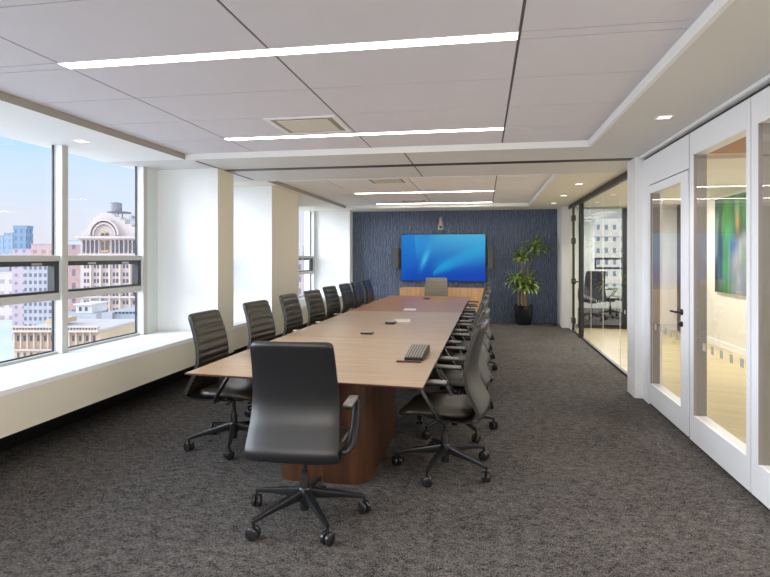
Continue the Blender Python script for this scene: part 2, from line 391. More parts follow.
# windows: unit = frame (posts, transoms), sash, panes
def window(n, y0, y1, left_post=True):
    e = bpy.data.objects.new('window_%d' % n, None); C.objects.link(e); e.location = (-4.10, (y0+y1)/2, .64)
    e['kind'] = 'structure'; e['label'] = 'window unit with dark middle sash'
    oy, ox, oz = -(y0+y1)/2, 4.10, -.64
    f = MB()
    def B(m, x0, x1, a, b, z0, z1, mi=0, bev=0): m.box(x0+ox, x1+ox, a+oy, b+oy, z0+oz, z1+oz, mi=mi, bev=bev)
    B(f, -4.128, -4.035, y1-.035, y1+.045, .596, 2.63)
    B(f, -4.145, -4.05, y0+.04, y1-.04, 1.50, 1.555, bev=.004)
    B(f, -4.145, -4.05, y0+.04, y1-.04, 1.125, 1.195, bev=.004)
    B(f, -4.145, -4.08, y0+.04, y1-.04, .596, .622)
    o = f.build('window_frame', [M['mullw'], M['mull']], e)
    for p in o.data.polygons:
        if p.normal.x > .5 or abs(p.center.z+.64-1.34) < .25: p.material_index = 1
    s = MB()
    a, b = y0+.04, y1-.04
    B(s, -4.14, -4.065, a, b, 1.455, 1.499); B(s, -4.14, -4.065, a, b, 1.196, 1.215)
    B(s, -4.14, -4.065, a, a+.03, 1.215, 1.455); B(s, -4.14, -4.065, b-.06, b, 1.215, 1.455)
    s.build('sash', M['sash'], e)
    g = MB()
    B(g, -4.135, -4.12, b-.012, b, 1.56, 2.63); B(g, -4.135, -4.12, b-.012, b, .622, 1.12); B(g, -4.135, -4.12, a, b, .622, .634)
    g.build('gasket', M['black'], e)
    h = MB()
    for q in (.3, .75): B(h, -4.065, -4.05, a+(b-a)*q-.06, a+(b-a)*q+.06, 1.463, 1.485, bev=.004)
    h.build('sash_catch', M['steel'], e)
    for z0, z1 in ((1.555, 2.63), (1.215, 1.455), (.622, 1.125)):
        MB().quad((-4.125+ox, a+oy, z0+oz), (-4.125+ox, b+oy, z0+oz), (-4.125+ox, b+oy, z1+oz), (-4.125+ox, a+oy, z1+oz)).build('pane', M['winglass'], e)
    return e
ws = [-2.40, -1.20, .00, 1.20, 2.40, 3.64, 4.855, 6.175]
for i, (a, b) in enumerate(zip(ws, ws[1:])):
    if a < -2.2: a = -2.1
    window(i+1, a, b)
window(8, 6.90, 8.16); window(9, 11.84, 13.06)

# ================================================================== RIGHT SIDE: white glazed panels
struct(MB().box(1.62, 1.90, 6.50, 6.82, 0, 2.63).build('wall_right_column', M['white']), 'white column between the two glass walls')
struct(MB().box(1.665, 1.86, -2.1, 6.50, 2.605, 2.63).build('trim_10', M['trimwhite']), 'white head trim of the panel wall')
struct(MB().box(1.72, 1.80, -2.1, 6.50, 2.578, 2.605).build('trim_11', M['black']), 'black shadow gap over the panels')
struct(MB().box(1.715, 1.80, -2.1, 6.50, 0, .018).build('trim_12', M['black']), 'black floor track')
def panel_frame(mb, y0, y1, z0, z1, gy0, gy1, gz0, gz1, x0=XR, x1=1.80):
    mb.box(x0, x1, y0, gy0, z0, z1); mb.box(x0, x1, gy1, y1, z0, z1)
    mb.box(x0, x1, gy0, gy1, z0, gz0); mb.box(x0, x1, gy0, gy1, gz1, z1)
def glazed_panel(n, y0, y1):
    e = bpy.data.objects.new('wall_right_panel', None); C.objects.link(e); e.location = (1.75, (y0+y1)/2, 0); struct(e, 'white framed glass wall panel')
    mb = MB(); panel_frame(mb, y0+.007, y1-.007, .018, 2.578, y0+.065, y1-.10, .235, 2.385)
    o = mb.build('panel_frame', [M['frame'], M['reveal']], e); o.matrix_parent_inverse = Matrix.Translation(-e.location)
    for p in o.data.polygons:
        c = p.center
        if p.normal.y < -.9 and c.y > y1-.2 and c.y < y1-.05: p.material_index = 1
    g = MB().quad((1.712, y0+.065, .235), (1.712, y1-.10, .235), (1.712, y1-.10, 2.385), (1.712, y0+.065, 2.385)).build('pane', M['glass'], e)
    g.matrix_parent_inverse = Matrix.Translation(-e.location)
    return e
for i in range(6): glazed_panel(i, 5.09-1.105*(i+1), 5.09-1.105*i)
mb = MB()
for i in range(6): mb.box(1.708, 1.79, 5.09-1.105*(i+1)-.007, 5.09-1.105*(i+1)+.007, .02, 2.575)
struct(mb.build('trim_20', M['seam']), 'dark seams between the glazed panels')
# door bay
e = bpy.data.objects.new('wall_right_door_frame', None); C.objects.link(e); struct(e, 'white door surround')
mb = MB(); mb.box(1.70, 1.80, 6.27, 6.50, 0, 2.578); mb.box(1.70, 1.80, 5.10, 6.27, 2.29, 2.578); mb.box(1.715, 1.80, 5.098, 5.125, 0.018, 2.29)
mb.build('panel_frame', M['frame'], e)
d = bpy.data.objects.new('door_1', None); C.objects.link(d); d.location = (1.75, 5.70, .02); struct(d, 'white framed glass door with black lever')
dl = Matrix.Translation(-d.location)
mb = MB(); panel_frame(mb, 5.13, 6.262, .02, 2.28, 5.31, 6.225, .225, 2.20, 1.703, 1.797)
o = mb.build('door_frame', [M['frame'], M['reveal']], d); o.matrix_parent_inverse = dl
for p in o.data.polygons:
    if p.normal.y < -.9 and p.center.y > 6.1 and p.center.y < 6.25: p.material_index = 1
o = MB().quad((1.712, 5.31, .225), (1.712, 6.225, .225), (1.712, 6.225, 2.2), (1.712, 5.31, 2.2)).build('pane', M['glass'], d); o.matrix_parent_inverse = dl
mb = MB().lathe([(.027, 0), (.027, -.012)], 16, (1.703, 5.27, 1.06), 'x'); mb.tube([(1.70, 5.27, 1.06), (1.645, 5.27, 1.06)], .010, 10)
mb.tube([(1.650, 5.262, 1.06), (1.648, 5.33, 1.06), (1.655, 5.42, 1.056)], .0095, 10)
o = mb.build('door_handle', M['black'], d, True); o.matrix_parent_inverse = dl
mb = MB().lathe([(.024, 0), (.024, -.012), (.014, -.03)], 16, (1.703, 5.27, .955), 'x')
o = mb.build('lock', M['black'], d, True); o.matrix_parent_inverse = dl
struct(MB().box(1.702, 1.79, 5.084, 5.098, .02, 2.576).build('trim_13', M['seam']), 'joint between panels')
# distraction markers on the glass
k = 0
for (ya, yb) in ((4.06, 4.96), (2.95, 3.85), (5.34, 6.2)):
    mb = MB(); y = ya+.05
    while y < yb-.03:
        mb.box(1.7085, 1.7110, y, y+.05, .80, .86); y += .165
    o = mb.build('glass_markers', M['decal'])
    tag(o, ['row of small grey square markers on the glass panel showing the painting', 'row of small grey square markers on the nearest glass panel at right', 'row of small grey square markers low on the white framed glass door'][k], 'glass markers', kind='stuff'); k += 1

# ---------------- far glass wall (black framed)
struct(MB().box(1.80, 1.845, 6.82, 12.15, 0, .03).build('trim_14', M['black']), 'black floor rail of the far glass wall')
struct(MB().box(1.79, 1.85, 6.82, 12.58, 2.55, 2.628).build('trim_15', M['black']), 'black head rail of the far glass wall')
struct(MB().box(1.785, 1.855, 11.08, 11.22, 0, 2.55).build('trim_16', M['black']), 'black post beside the far glass door')
ys = [6.82, 8.06, 9.17, 10.16, 11.08]
for i, (a, b) in enumerate(zip(ys, ys[1:])):
    w = bpy.data.objects.new('window_%d' % (10+i), None); C.objects.link(w); w.location = (1.82, (a+b)/2, .03); struct(w, 'frameless glass panel')
    wl = Matrix.Translation(-w.location)
    o = MB().quad((1.82, a, .03), (1.82, b-.012, .03), (1.82, b-.012, 2.55), (1.82, a, 2.55)).build('pane', M['glass'], w); o.matrix_parent_inverse = wl
    if i < 3:
        o = MB().box(1.817, 1.823, b-.008, b-.003, .03, 2.55).build('glass_joint', M['paper'], w); o.matrix_parent_inverse = wl
mb = MB(); y = 7.0
while y < 10.95:
    mb.box(1.8165, 1.8185, y, y+.05, .79, .84); y += .19
tag(mb.build('glass_markers', M['decal']), 'row of small pale square markers on the far black framed glass wall', 'glass markers', kind='stuff')
d = bpy.data.objects.new('door_2', None); C.objects.link(d); d.location = (1.82, 11.6, .02); struct(d, 'frameless glass door with black rail and hinges'); dl = Matrix.Translation(-d.location)
o = MB().quad((1.82, 11.24, .02), (1.82, 12.05, .02), (1.82, 12.05, 2.54), (1.82, 11.24, 2.54)).build('pane', M['glass'], d); o.matrix_parent_inverse = dl
o = MB().box(1.80, 1.84, 12.05, 12.13, .0, 2.55).build('door_post', M['black'], d); o.matrix_parent_inverse = dl
for z in (2.33, 1.86, 1.03, .22):
    o = MB().box(1.785, 1.855, 12.0, 12.17, z-.06, z+.06, bev=.01).build('hinge', M['black'], d); o.matrix_parent_inverse = dl
o = MB().tube([(1.82, 11.36, 1.05), (1.76, 11.36, 1.05), (1.755, 11.62, 1.05)], .013, 8).build('door_handle', M['black'], d, True); o.matrix_parent_inverse = dl
struct(MB().box(1.80, 1.86, 12.13, 12.58, 0, 2.63).build('wall_right_far', M['lobbycream']), 'wall beside the far glass door')

# ================================================================== LOBBY beyond the glass
struct(MB().box(1.80, 8.0, -2.1, 12.62, -.12, -.002).build('floor_lobby', M['oak']), 'light oak floor of the lobby')
struct(MB().box(3.95, 4.10, -2.1, 11.75, 0, 2.8).build('wall_lobby', M['lobbycream']), 'cream lobby wall')
struct(MB().box(3.93, 3.95, -2.1, 11.75, 0, .11).build('baseboard_lobby', M['trimwhite']), 'baseboard')
struct(MB().box(1.88, 3.95, 6.6, 12.62, 2.60, 2.66).build('ceiling_lobby', M['lobbycream']), 'lobby ceiling')
struct(MB().box(1.80, 3.95, -2.1, 6.6, 2.66, 2.70).build('ceiling_lobby_near', M['terra']), 'terracotta lobby ceiling')
struct(MB().box(3.97, 4.05, 11.75, 12.60, 0, 2.62).build('door_3', M['browndoor']), 'dark brown door')
struct(MB().box(2.98, 4.10, 12.60, 12.70, 0, 2.8).build('wall_office', M['pier']), 'white wall')
struct(MB().box(1.84, 3.0, 12.60, 12.68, 2.56, 2.66).build('trim_17', M['decal']), 'header of the office glass wall')
struct(MB().box(1.86, 2.92, 12.62, 12.66, 0, .08).build('trim_18', M['black']), 'black floor rail of the office glass')
struct(MB().box(2.90, 2.98, 12.58, 12.68, 0, 2.56).build('trim_19', M['black']), 'black post of the office glass')
struct(MB().quad((1.86, 12.64, .08), (2.90, 12.64, .08), (2.90, 12.64, 2.56), (1.86, 12.64, 2.56)).build('window_14', M['winglass']), 'office glass wall')
# office
struct(MB().box(1.91, 8.0, 12.70, 17.6, -.12, 0).build('floor_office', M['carpet']), 'grey carpet of the office')
struct(MB().box(1.91, 8.0, 12.70, 17.6, 2.66, 2.75).build('ceiling_office', M['trimwhite']), 'office ceiling')
struct(MB().box(1.91, 2.0, 12.7, 17.7, 0, 2.8).build('wall_office_left', M['greenwall']), 'office side wall')
struct(MB().box(1.91, 3.20, 17.5, 17.7, 0, 2.8).box(3.2, 8.0, 17.5, 17.7, 0, .64).build('wall_office_back', M['greenwall']), 'pale green office wall')
w = bpy.data.objects.new('window_15', None); C.objects.link(w); w.location = (5.5, 17.55, .64); struct(w, 'office window with black middle sash'); wl = Matrix.Translation(-w.location)
mb = MB()
for x in (3.2, 4.4, 5.6, 6.8, 7.95): mb.box(x-.03, x+.03, 17.48, 17.6, .64, 2.66)
o = mb.build('window_frame', M['mullw'], w); o.matrix_parent_inverse = wl
mb = MB()
for x in (3.23, 4.43, 5.63, 6.83):
    mb.box(x, x+1.1, 17.48, 17.55, 1.44, 1.50).box(x, x+1.1, 17.48, 17.55, 1.16, 1.22).box(x, x+.05, 17.48, 17.55, 1.22, 1.44).box(x+1.05, x+1.1, 17.48, 17.55, 1.22, 1.44)
o = mb.build('sash', M['black'], w); o.matrix_parent_inverse = wl
struct(MB().box(4.1, 8.0, 12.6, 12.7, 0, 2.8).box(8.0, 8.1, 12.6, 17.7, 0, 2.8).build('wall_office_right', M['white']), 'office wall')

# ================================================================== CEILING FIXTURES
def strip(x0, x1, yc, label):
    t = thing('linear_ceiling_light', label, 'ceiling light', ((x0+x1)/2, yc, ZT), 0, 'recessed linear ceiling lights')
    L = (x1-x0)/2
    MB().box(-L, L, -.048, .048, .0, .008).build('diffuser', M['lightfar' if yc > 8 else 'light'], t)
    MB().box(-L-.006, L+.006, -.054, -.048, -.002, .015).box(-L-.006, L+.006, .048, .054, -.002, .015).box(-L-.006, -L, -.048, .048, -.002, .015).box(L, L+.006, -.048, .048, -.002, .015).build('frame', M['trimwhite'], t)
strip(-2.48, .17, 2.98, 'long glowing linear ceiling light nearest the camera, above the head of the table')
strip(-2.48, .17, 5.13, 'glowing linear ceiling light just behind the square ceiling vent')
strip(-2.32, .17, 10.0, 'glowing linear ceiling light in the far bay, nearer of the two there')
strip(-2.32, .17, 12.12, 'glowing linear ceiling light closest to the blue wall')
strip(-2.48, .17, .83, 'linear ceiling light overhead, above the camera')
def downlight(x, y, label):
    t = thing('recessed_downlight', label, 'downlight', (x, y, ZS), 0, 'square recessed downlights')
    mb = MB()
    for a, b, c, d in ((-.06, .06, -.06, -.045), (-.06, .06, .045, .06), (-.06, -.045, -.045, .045), (.045, .06, -.045, .045)): mb.box(a, b, c, d, -.004, .0)
    mb.build('trim_ring', M['trimwhite'], t)
    MB().box(-.045, .045, -.045, .045, -.003, 0).build('lens', M['spot'], t)
downlight(1.38, 4.67, 'square downlight in the lowered ceiling above the white framed glass panels')
downlight(-3.72, 4.69, 'square downlight in the lowered ceiling above the windows')
downlight(1.40, 8.79, 'downlight above the far glass wall, nearest of the row of three')
downlight(1.40, 10.42, 'downlight above the far glass wall, middle of the row of three')
downlight(1.40, 11.86, 'downlight nearest the blue wall and plant')
def vent(x0, x1, y0, y1, label):
    cx, cy = (x0+x1)/2, (y0+y1)/2; a, b = (x1-x0)/2, (y1-y0)/2
    t = thing('ceiling_vent', label, 'vent', (cx, cy, ZT), 0, 'square ceiling air diffusers')
    w = .035
    MB().box(-a, a, -b, -b+w, -.01, 0).box(-a, a, b-w, b, -.01, 0).box(-a, -a+w, -b+w, b-w, -.01, 0).box(a-w, a, -b+w, b-w, -.01, 0).build('frame', M['trimwhite'], t)
    MB().box(-a+w, a-w, -b+w, b-w, -.003, 0).build('backing', M['taupe'], t)
    MB().box(-a*.25, a*.62, -b+w, -b+w+.04, -.005, -.003).build('slot', M['black'], t)
    p = .085
    MB().box(-a+p, a-p, -b+p-.01, b-p, -.012, -.004, bev=.002).build('plate', M['vent'], t)
vent(-1.80, -1.19, 4.40, 4.98, 'square cream ceiling vent nearest the camera, between the two near linear lights')
vent(-1.74, -1.15, 8.10, 8.68, 'small square ceiling vent at the start of the far bay')
vent(-1.70, -1.15, 11.30, 11.85, 'small ceiling vent between the two far linear lights')

# ================================================================== TABLE
TQ = [(-2.04, 3.58), (-.37, 3.44), (-.27, 11.25), (-1.90, 11.40)]
t = thing('conference_table', 'long walnut conference table running down the room', 'conference table', (-1.15, 7.4, 0))
tl = Matrix.Translation(-t.location)
def inset(q, d):
    return [(q[0][0]+d, q[0][1]+d), (q[1][0]-d, q[1][1]+d), (q[2][0]-d, q[2][1]-d), (q[3][0]+d, q[3][1]-d)]
bm = MB()
def loft(bm, loops, mis):
    vs = [[bm.bm.verts.new((x, y, z)) for x, y in q] for q, z in loops]
    for (a, b), mi in zip(zip(vs, vs[1:]), mis):
        for i in range(4):
            f = bm.bm.faces.new([a[i], a[(i+1) % 4], b[(i+1) % 4], b[i]]); f.material_index = mi
    f = bm.bm.faces.new(vs[0][::-1]); f.material_index = mis[0]
    f = bm.bm.faces.new(vs[-1]); f.material_index = 0
loft(bm, [(inset(TQ, .12), .714), (inset(TQ, .012), .726), (inset(TQ, 0), .729), (inset(TQ, 0), .737), (inset(TQ, .003), .740)], [1, 1, 1, 1])
o = bm.build('tabletop', [M['tabletop'], M['tableedge']], t); o.matrix_parent_inverse = tl
for y in (5.45, 8.08, 9.75):
    o = MB().box(-2.0, -.36, y, y+.004, .7395, .7404).build('seam', M['tableedge'], t); o.matrix_parent_inverse = tl
def rrect(x0, x1, y0, y1, r, n=6):
    pts = []
    for cx, cy, a0 in ((x1-r, y1-r, 0), (x0+r, y1-r, 90), (x0+r, y0+r, 180), (x1-r, y0+r, 270)):
        for k in range(n+1):
            a = math.radians(a0+90*k/n); pts.append((cx+r*math.cos(a), cy+r*math.sin(a)))
    return pts
for y0, y1 in ((3.70, 5.0), (6.70, 8.0), (9.70, 10.9)):
    o = MB().prism(rrect(-1.42, -.77, y0, y1, .13), 0, .714).build('pedestal', M['walnut'], t, True); o.matrix_parent_inverse = tl
o = MB().box(-1.3, -.95, 4.9, 9.8, .62, .714).build('beam', M['black'], t); o.matrix_parent_inverse = tl

# things on the table
ZTb = .740
def power_box(x, y, w, d, h, label):
    t = thing('power_outlet_box', label, 'outlet box', (x, y, ZTb), 0, 'table power boxes')
    MB().box(-w/2, w/2, -d/2, d/2, 0, h, bev=.004).build('housing', M['black'], t)
    MB().box(-w/2+.006, w/2-.006, -d/2+.006, d/2-.006, h, h+.003).build('lid', M['steel'], t)
power_box(-1.20, 5.72, .12, .10, .018, 'small black outlet box on the table, nearest one, left of the keyboard')
power_box(-1.10, 6.62, .11, .14, .028, 'small black outlet box in front of a white sheet on the table')
power_box(-1.06, 10.55, .12, .14, .02, 'small black outlet box at the far end of the table')
def paper(x, y, w, d, rz, label):
    o = MB().box(-w/2, w/2, -d/2, d/2, 0, .006).box(-w/2+.002, w/2-.001, -d/2+.001, d/2-.002, .006, .009).build('paper_pad', M['paper']); o.location = (x, y, ZTb); o.rotation_euler.z = rz
    tag(o, label, 'paper')
paper(-1.01, 6.95, .20, .26, .1, 'white sheet lying behind the middle black box on the table')
paper(-1.10, 8.40, .18, .22, .05, 'white pad lying alone on the darker far part of the table')
# keyboard-like ribbed unit, seen end-on
t = thing('keyboard', 'black keyboard with rows of grey keys on the near end of the table', 'keyboard', (-.535, 4.30, ZTb), -.02)
L, W = .46, .145
def wz(y): return .018+.052*(y/L)
mb = MB(); pts = [(0, .003), (0, .022), (L*.5, .048), (L-.05, .062), (L-.01, .058), (L, .04), (L, .003)]
mb.prism([(p[0], p[1]) for p in pts], -W/2, W/2, 'x'); mb.build('body', M['black'], t)
for r in range(6):
    x = -W/2+.009+r*.0222; mb = MB()
    for k in range(13):
        a = .008+k*.0305; z0 = .021+.052*min(a/(L*.5)*.5, 1)*1.02
        z = .022+(a/(L*.5))*.026 if a < L*.5 else .048+(a-L*.5)/(L*.5-.05)*.014
        zb = .022+((a+.028)/(L*.5))*.026 if a+.028 < L*.5 else .048+(a+.028-L*.5)/(L*.5-.05)*.014
        mb.bm.faces.new([mb.bm.verts.new(p) for p in ((x, a, z+.005), (x+.0135, a, z+.005), (x+.0135, a+.028, zb+.005), (x, a+.028, zb+.005))])
    mb.build('key_row', M['keys'], t)
o = MB().box(-.095, .095, -.018, .012, 0, .012, bev=.003).build('stand_bar', M['tableedge']); o.location = (-.565, 4.245, ZTb)
o.name = 'pen_tray'; tag(o, 'thin dark brown bar lying in front of the keyboard on the table', 'tray')

# ================================================================== CHAIR (faces +Y)
def soft_slab(nx, ny, fpos):
    mb = MB(); g = [[mb.bm.verts.new(fpos(i/nx*2-1, j/ny)) for i in range(nx+1)] for j in range(ny+1)]
    for j in range(ny):
        for i in range(nx): mb.bm.faces.new([g[j][i], g[j][i+1], g[j+1][i+1], g[j+1][i]])
    return mb, g
SP = [(-.02, .425), (-.13, .420), (-.215, .426), (-.282, .441), (-.298, .480), (-.270, .545), (-.226, .640), (-.212, .76), (-.243, .92), (-.300, 1.085)]
def spine(v):
    t = v*(len(SP)-1); i = min(int(t), len(SP)-2); f = t-i
    def cr(a, b, c, d): return .5*((2*b)+(-a+c)*f+(2*a-5*b+4*c-d)*f*f+(-a+3*b-3*c+d)*f**3)
    P = [SP[max(0, min(len(SP)-1, i+k))] for k in (-1, 0, 1, 2)]
    return cr(*[p[0] for p in P]), cr(*[p[1] for p in P])
def spn(v):
    a = spine(max(0, v-.01)); b = spine(min(1, v+.01)); dy, dz = b[0]-a[0], b[1]-a[1]; l = math.hypot(dy, dz) or 1
    return dz/l, -dy/l          # forward-pointing normal
def halfw(v, z):
    w = .262 - .030*max(0, (z-.45)/.63)
    if v < .18: w *= .78+.22*math.sin(v/.18*PI/2)
    r = .038
    d = 1.085-z
    if d < r: w -= r-math.sqrt(max(0, r*r-(r-d)**2))
    return w
def slab_between(v0, v1, nv, nx, off_in, off_out, rib=None, wscale=1.0, edge=.5):
    # closed slab that follows the chair's spine between offsets (metres, + = forward)
    mb = MB(); fr = []; bk = []
    vs = [v0+(v1-v0)*j/nv for j in range(nv+1)]
    if v1 >= .999: vs = [v for v in vs if v < .955]+[.955, .968, .979, .988, .995, 1.0]
    for v in vs:
        y, z = spine(v); n = spn(v); w = halfw(v, z)*wscale; ra = []; rb = []
        for i in range(nx+1):
            u = i/nx*2-1; u = math.copysign(abs(u)**.75, u)
            cup = .018*abs(u)**2.5*min(1, max(0, (v-.15)*4))
            ef = (1-abs(u)**6)**.5 if abs(u) < 1 else 0
            te = min(1, (v-vs[0])/.03+.2) if v0 > .05 else 1; te2 = min(1, (vs[-1]-v)/.02+.15)
            th = off_out if not rib else off_out+rib(v, u)
            a = off_in+(th-off_in)*(edge+(1-edge)*ef)*min(te, te2)
            b = off_in
            ra.append(mb.bm.verts.new((u*w, y+n[0]*a+cup, z+n[1]*a)))
            rb.append(mb.bm.verts.new((u*w, y+n[0]*b+cup, z+n[1]*b)))
        fr.append(ra); bk.append(rb)
    for j in range(len(vs)-1):
        for i in range(nx):
            mb.bm.faces.new([fr[j][i], fr[j][i+1], fr[j+1][i+1], fr[j+1][i]])
            mb.bm.faces.new([bk[j][i+1], bk[j][i], bk[j+1][i], bk[j+1][i+1]])
        mb.bm.faces.new([bk[j][0], fr[j][0], fr[j+1][0], bk[j+1][0]]); mb.bm.faces.new([fr[j][nx], bk[j][nx], bk[j+1][nx], fr[j+1][nx]])
    for i in range(nx):
        mb.bm.faces.new([bk[0][i], bk[0][i+1], fr[0][i+1], fr[0][i]]); mb.bm.faces.new([fr[-1][i], fr[-1][i+1], bk[-1][i+1], bk[-1][i]])
    return mb
def make_chair(name, label, group):
    t = thing(name, label, 'chair', (0, 0, 0), 0, group)
    slab_between(0.02, 1, 44, 14, 0, -.016).build('back_shell', M['shell'], t, True, angle=60)
    NR = 14
    def rib(v, u): 
        q = ((v-.40)/(1-.40))*NR
        return .010*abs(math.sin(PI*(q % 1)))**.5 if 0 < q < NR else 0
    slab_between(.37, 1, 96, 14, .001, .026, rib, .985).build('back_cushion', M['leather'], t, True, angle=70)
    # seat cushion: soft edged, waterfall front
    def seat(zfun, y0, y1):
        mb = MB(); top = []; bot = []; nx, ny = 14, 16
        for j in range(ny+1):
            a = j/ny; y = y0+(y1-y0)*(.5-.5*math.cos(a*PI)); c = abs(2*(y-y0)/(y1-y0)-1)
            w = .245*(1-c**7*.35); rt, rb = [], []
            for i in range(nx+1):
                u = math.sin((i/nx*2-1)*PI/2); x = u*w
                d = max(abs(u), c)**5; ed = 1-d
                front = max(0, (y-y0)/(y1-y0)-.75)*.12
                rt.append(mb.bm.verts.new((x, y, .455+.045*ed**.5-front+.012*abs(u)**2*ed)))
                rb.append(mb.bm.verts.new((x, y, .455-.030*ed**.5-front)))
            top.append(rt); bot.append(rb)
        for j in range(ny):
            for i in range(nx):
                mb.bm.faces.new([top[j][i], top[j][i+1], top[j+1][i+1], top[j+1][i]]); mb.bm.faces.new([bot[j][i+1], bot[j][i], bot[j+1][i], bot[j+1][i+1]])
            mb.bm.faces.new([top[j][0], top[j+1][0], bot[j+1][0], bot[j][0]]); mb.bm.faces.new([top[j+1][nx], top[j][nx], bot[j][nx], bot[j+1][nx]])
        for i in range(nx):
            mb.bm.faces.new([top[0][i+1], top[0][i], bot[0][i], bot[0][i+1]]); mb.bm.faces.new([top[ny][i], top[ny][i+1], bot[ny][i+1], bot[ny][i]])
        return mb
    seat(None, -.215, .300).build('seat', M['leather'], t, True, angle=70)
    # armrests: slanted support + pad
    for s in (-1, 1):
        a = MB().bar([(s*.18, -.03, .41), (s*.255, -.025, .42), (s*.285, -.005, .45), (s*.292, .045, .53), (s*.290, .120, .645), (s*.286, .138, .668), (s*.280, .12, .678), (s*.272, -.08, .676)],
                     [.05, .05, .05, .045, .042, .04, .04, .04], [.014, .018, .02, .018, .016, .014, .012, .012], side=(0, 1, 0) if False else (s*.15, 0, 1) if False else (1, .0, .0)).build('armrest', M['chairmetal'], t, True, angle=50)
        MB().box(s*.270-.029, s*.270+.029, -.07, .145, .680, .700, bev=.008).build('arm_pad', M['armtop'], a, True)
    # mechanism
    MB().box(-.09, .09, -.12, .12, .375, .42, bev=.012).box(-.18, .18, -.03, .03, .395, .42, bev=.006).tube([(.09, .05, .395), (.24, .06, .39)], .007, 8).build('tilt_mechanism', M['chairmetal'], t, True)
    MB().lathe([(.014, .22), (.014, .38)], 14).lathe([(.026, .05), (.028, .06), (.028, .24), (.020, .26), (.020, .28)], 16).build('gas_column', M['rubber'], t, True)
    MB().lathe([(.034, .10), (.046, .12), (.046, .165), (.034, .185)], 20).build('hub', M['chairmetal'], t, True)
    return t
def add_base(t, rot):
    # star legs and casters; each leg is a part, the caster its sub-part
    for k in range(5):
        a = rot+2*PI*k/5; c, s = math.cos(a), math.sin(a)
        R = .355
        path = [(c*.03, s*.03, .150), (c*.12, s*.12, .138), (c*.24, s*.24, .122), (c*R, s*R, .100)]
        leg = MB().bar(path, [.046, .042, .032, .022], [.056, .044, .028, .020], side=(-s, c, 0)).build('leg', M['chairmetal'], t, True, angle=45)
        # caster
        mb = MB(); cx, cy = c*R, s*R; sa = a+.5
        for q in (-1, 1):
            mb2 = MB()
            prof = [(.006, -.013), (.030, -.012), (.036, -.007), (.036, .007), (.030, .012), (.006, .013)]
            rings = []
            ux, uy = math.cos(sa), math.sin(sa)       # wheel axis direction
            for r, d in prof:
                ring = []
                for kk in range(16):
                    b = 2*PI*kk/16; h = r*math.cos(b); v = r*math.sin(b); D = d+q*.017
                    ring.append(mb.bm.verts.new((cx+ux*D-uy*h, cy+uy*D+ux*h, .036+v)))
                rings.append(ring)
            for r1, r2 in zip(rings, rings[1:]):
                for kk in range(16): mb.bm.faces.new([r1[kk], r1[(kk+1) % 16], r2[(kk+1) % 16], r2[kk]])
            mb.bm.faces.new(rings[0][::-1]); mb.bm.faces.new(rings[-1]); mb2.bm.free()
        mb.tube([(cx, cy, .036), (cx, cy, .098)], .009, 8)
        mb.build('caster', M['rubber'], leg, True)
proto = make_chair('conference_chair', 'black leather chair at the near head of the table, smooth back to the camera', 'black conference chairs')
def finish(root, x, y, rz, base, label=None, sc=None):
    root.location = (x, y, 0); root.rotation_euler.z = rz
    if label: root['label'] = label
    if sc: root.scale = sc
# base variants: legs are built per chair from shared meshes
def chair_at(x, y, rz, base_rot, label, group='black conference chairs', sc=None):
    c = copy_tree(bodyproto); finish(c, x, y, rz, 0, label, sc)
    for l in list(legproto.children):
        n = copy_tree(l, c); n.rotation_euler.z = base_rot-rz
    c['group'] = group
    return c
bodyproto = proto
legproto = bpy.data.objects.new('legs', None); C.objects.link(legproto); add_base(legproto, 0)
ordn = ['nearest the camera', 'second from the camera', 'third from the camera', 'fourth from the camera', 'fifth from the camera', 'sixth from the camera', 'seventh from the camera', 'farthest from the camera, by the blue wall']
LY = [4.34, 5.40, 6.46, 7.30, 8.32, 9.12, 9.88, 10.74]
LX = [-2.03, -2.04, -2.07, -2.04, -2.08, -2.04, -2.02, -2.00]
RY = [4.11, 5.02, 5.93, 6.84, 7.75, 8.66, 9.57, 10.48]
for i in range(8):
    chair_at(LX[i], LY[i], -PI/2-.09+(.05, -.05, .0, -.06, -.04, -.02, .0, .02)[i], math.radians((217, 20, 50, 10, 33, 60, 5, 41)[i]),
             'black ribbed chair on the window side, %s' % ordn[i], 'chairs along the window side')
for i in range(8):
    chair_at(-.28+.012*i+(.0, .01, -.01, .0, .02, 0, .01, 0)[i], RY[i], PI/2+(-.13, -.09, -.11, -.06, -.08, -.05, -.06, -.05)[i], math.radians((-34, 15, 50, 28, 0, 62, 40, 12)[i]),
             'black chair on the glass wall side, %s' % ordn[i], 'chairs along the glass wall side')
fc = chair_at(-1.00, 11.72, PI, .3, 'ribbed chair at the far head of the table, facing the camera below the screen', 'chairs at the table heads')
M['leatherlit'] = mat('leather_lit', (.26, .245, .20, 1), .4, noise=.08, nscale=30)  # lighter copy of the chair leather; light on this chair put into the colour
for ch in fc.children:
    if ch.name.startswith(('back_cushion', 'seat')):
        ch.data = ch.data.copy(); ch.data.materials[0] = M['leatherlit']
chair_at(-1.045, 3.19, .05, math.radians(-54+2), 'black leather chair at the near head of the table, smooth back to the camera', 'chairs at the table heads')
chair_at(2.55, 14.2, .2, .2, 'black office chair behind the far glass wall, left one of the two', 'chairs in the office beyond the glass', (1, 1, 1.1))
chair_at(3.15, 15.0, -1.9, .9, 'black office chair behind the far glass wall, right one of the two', 'chairs in the office beyond the glass', (1, 1, 1.05))
def purge(o):
    for c in list(o.children): purge(c)
    bpy.data.objects.remove(o)
purge(proto); purge(legproto)

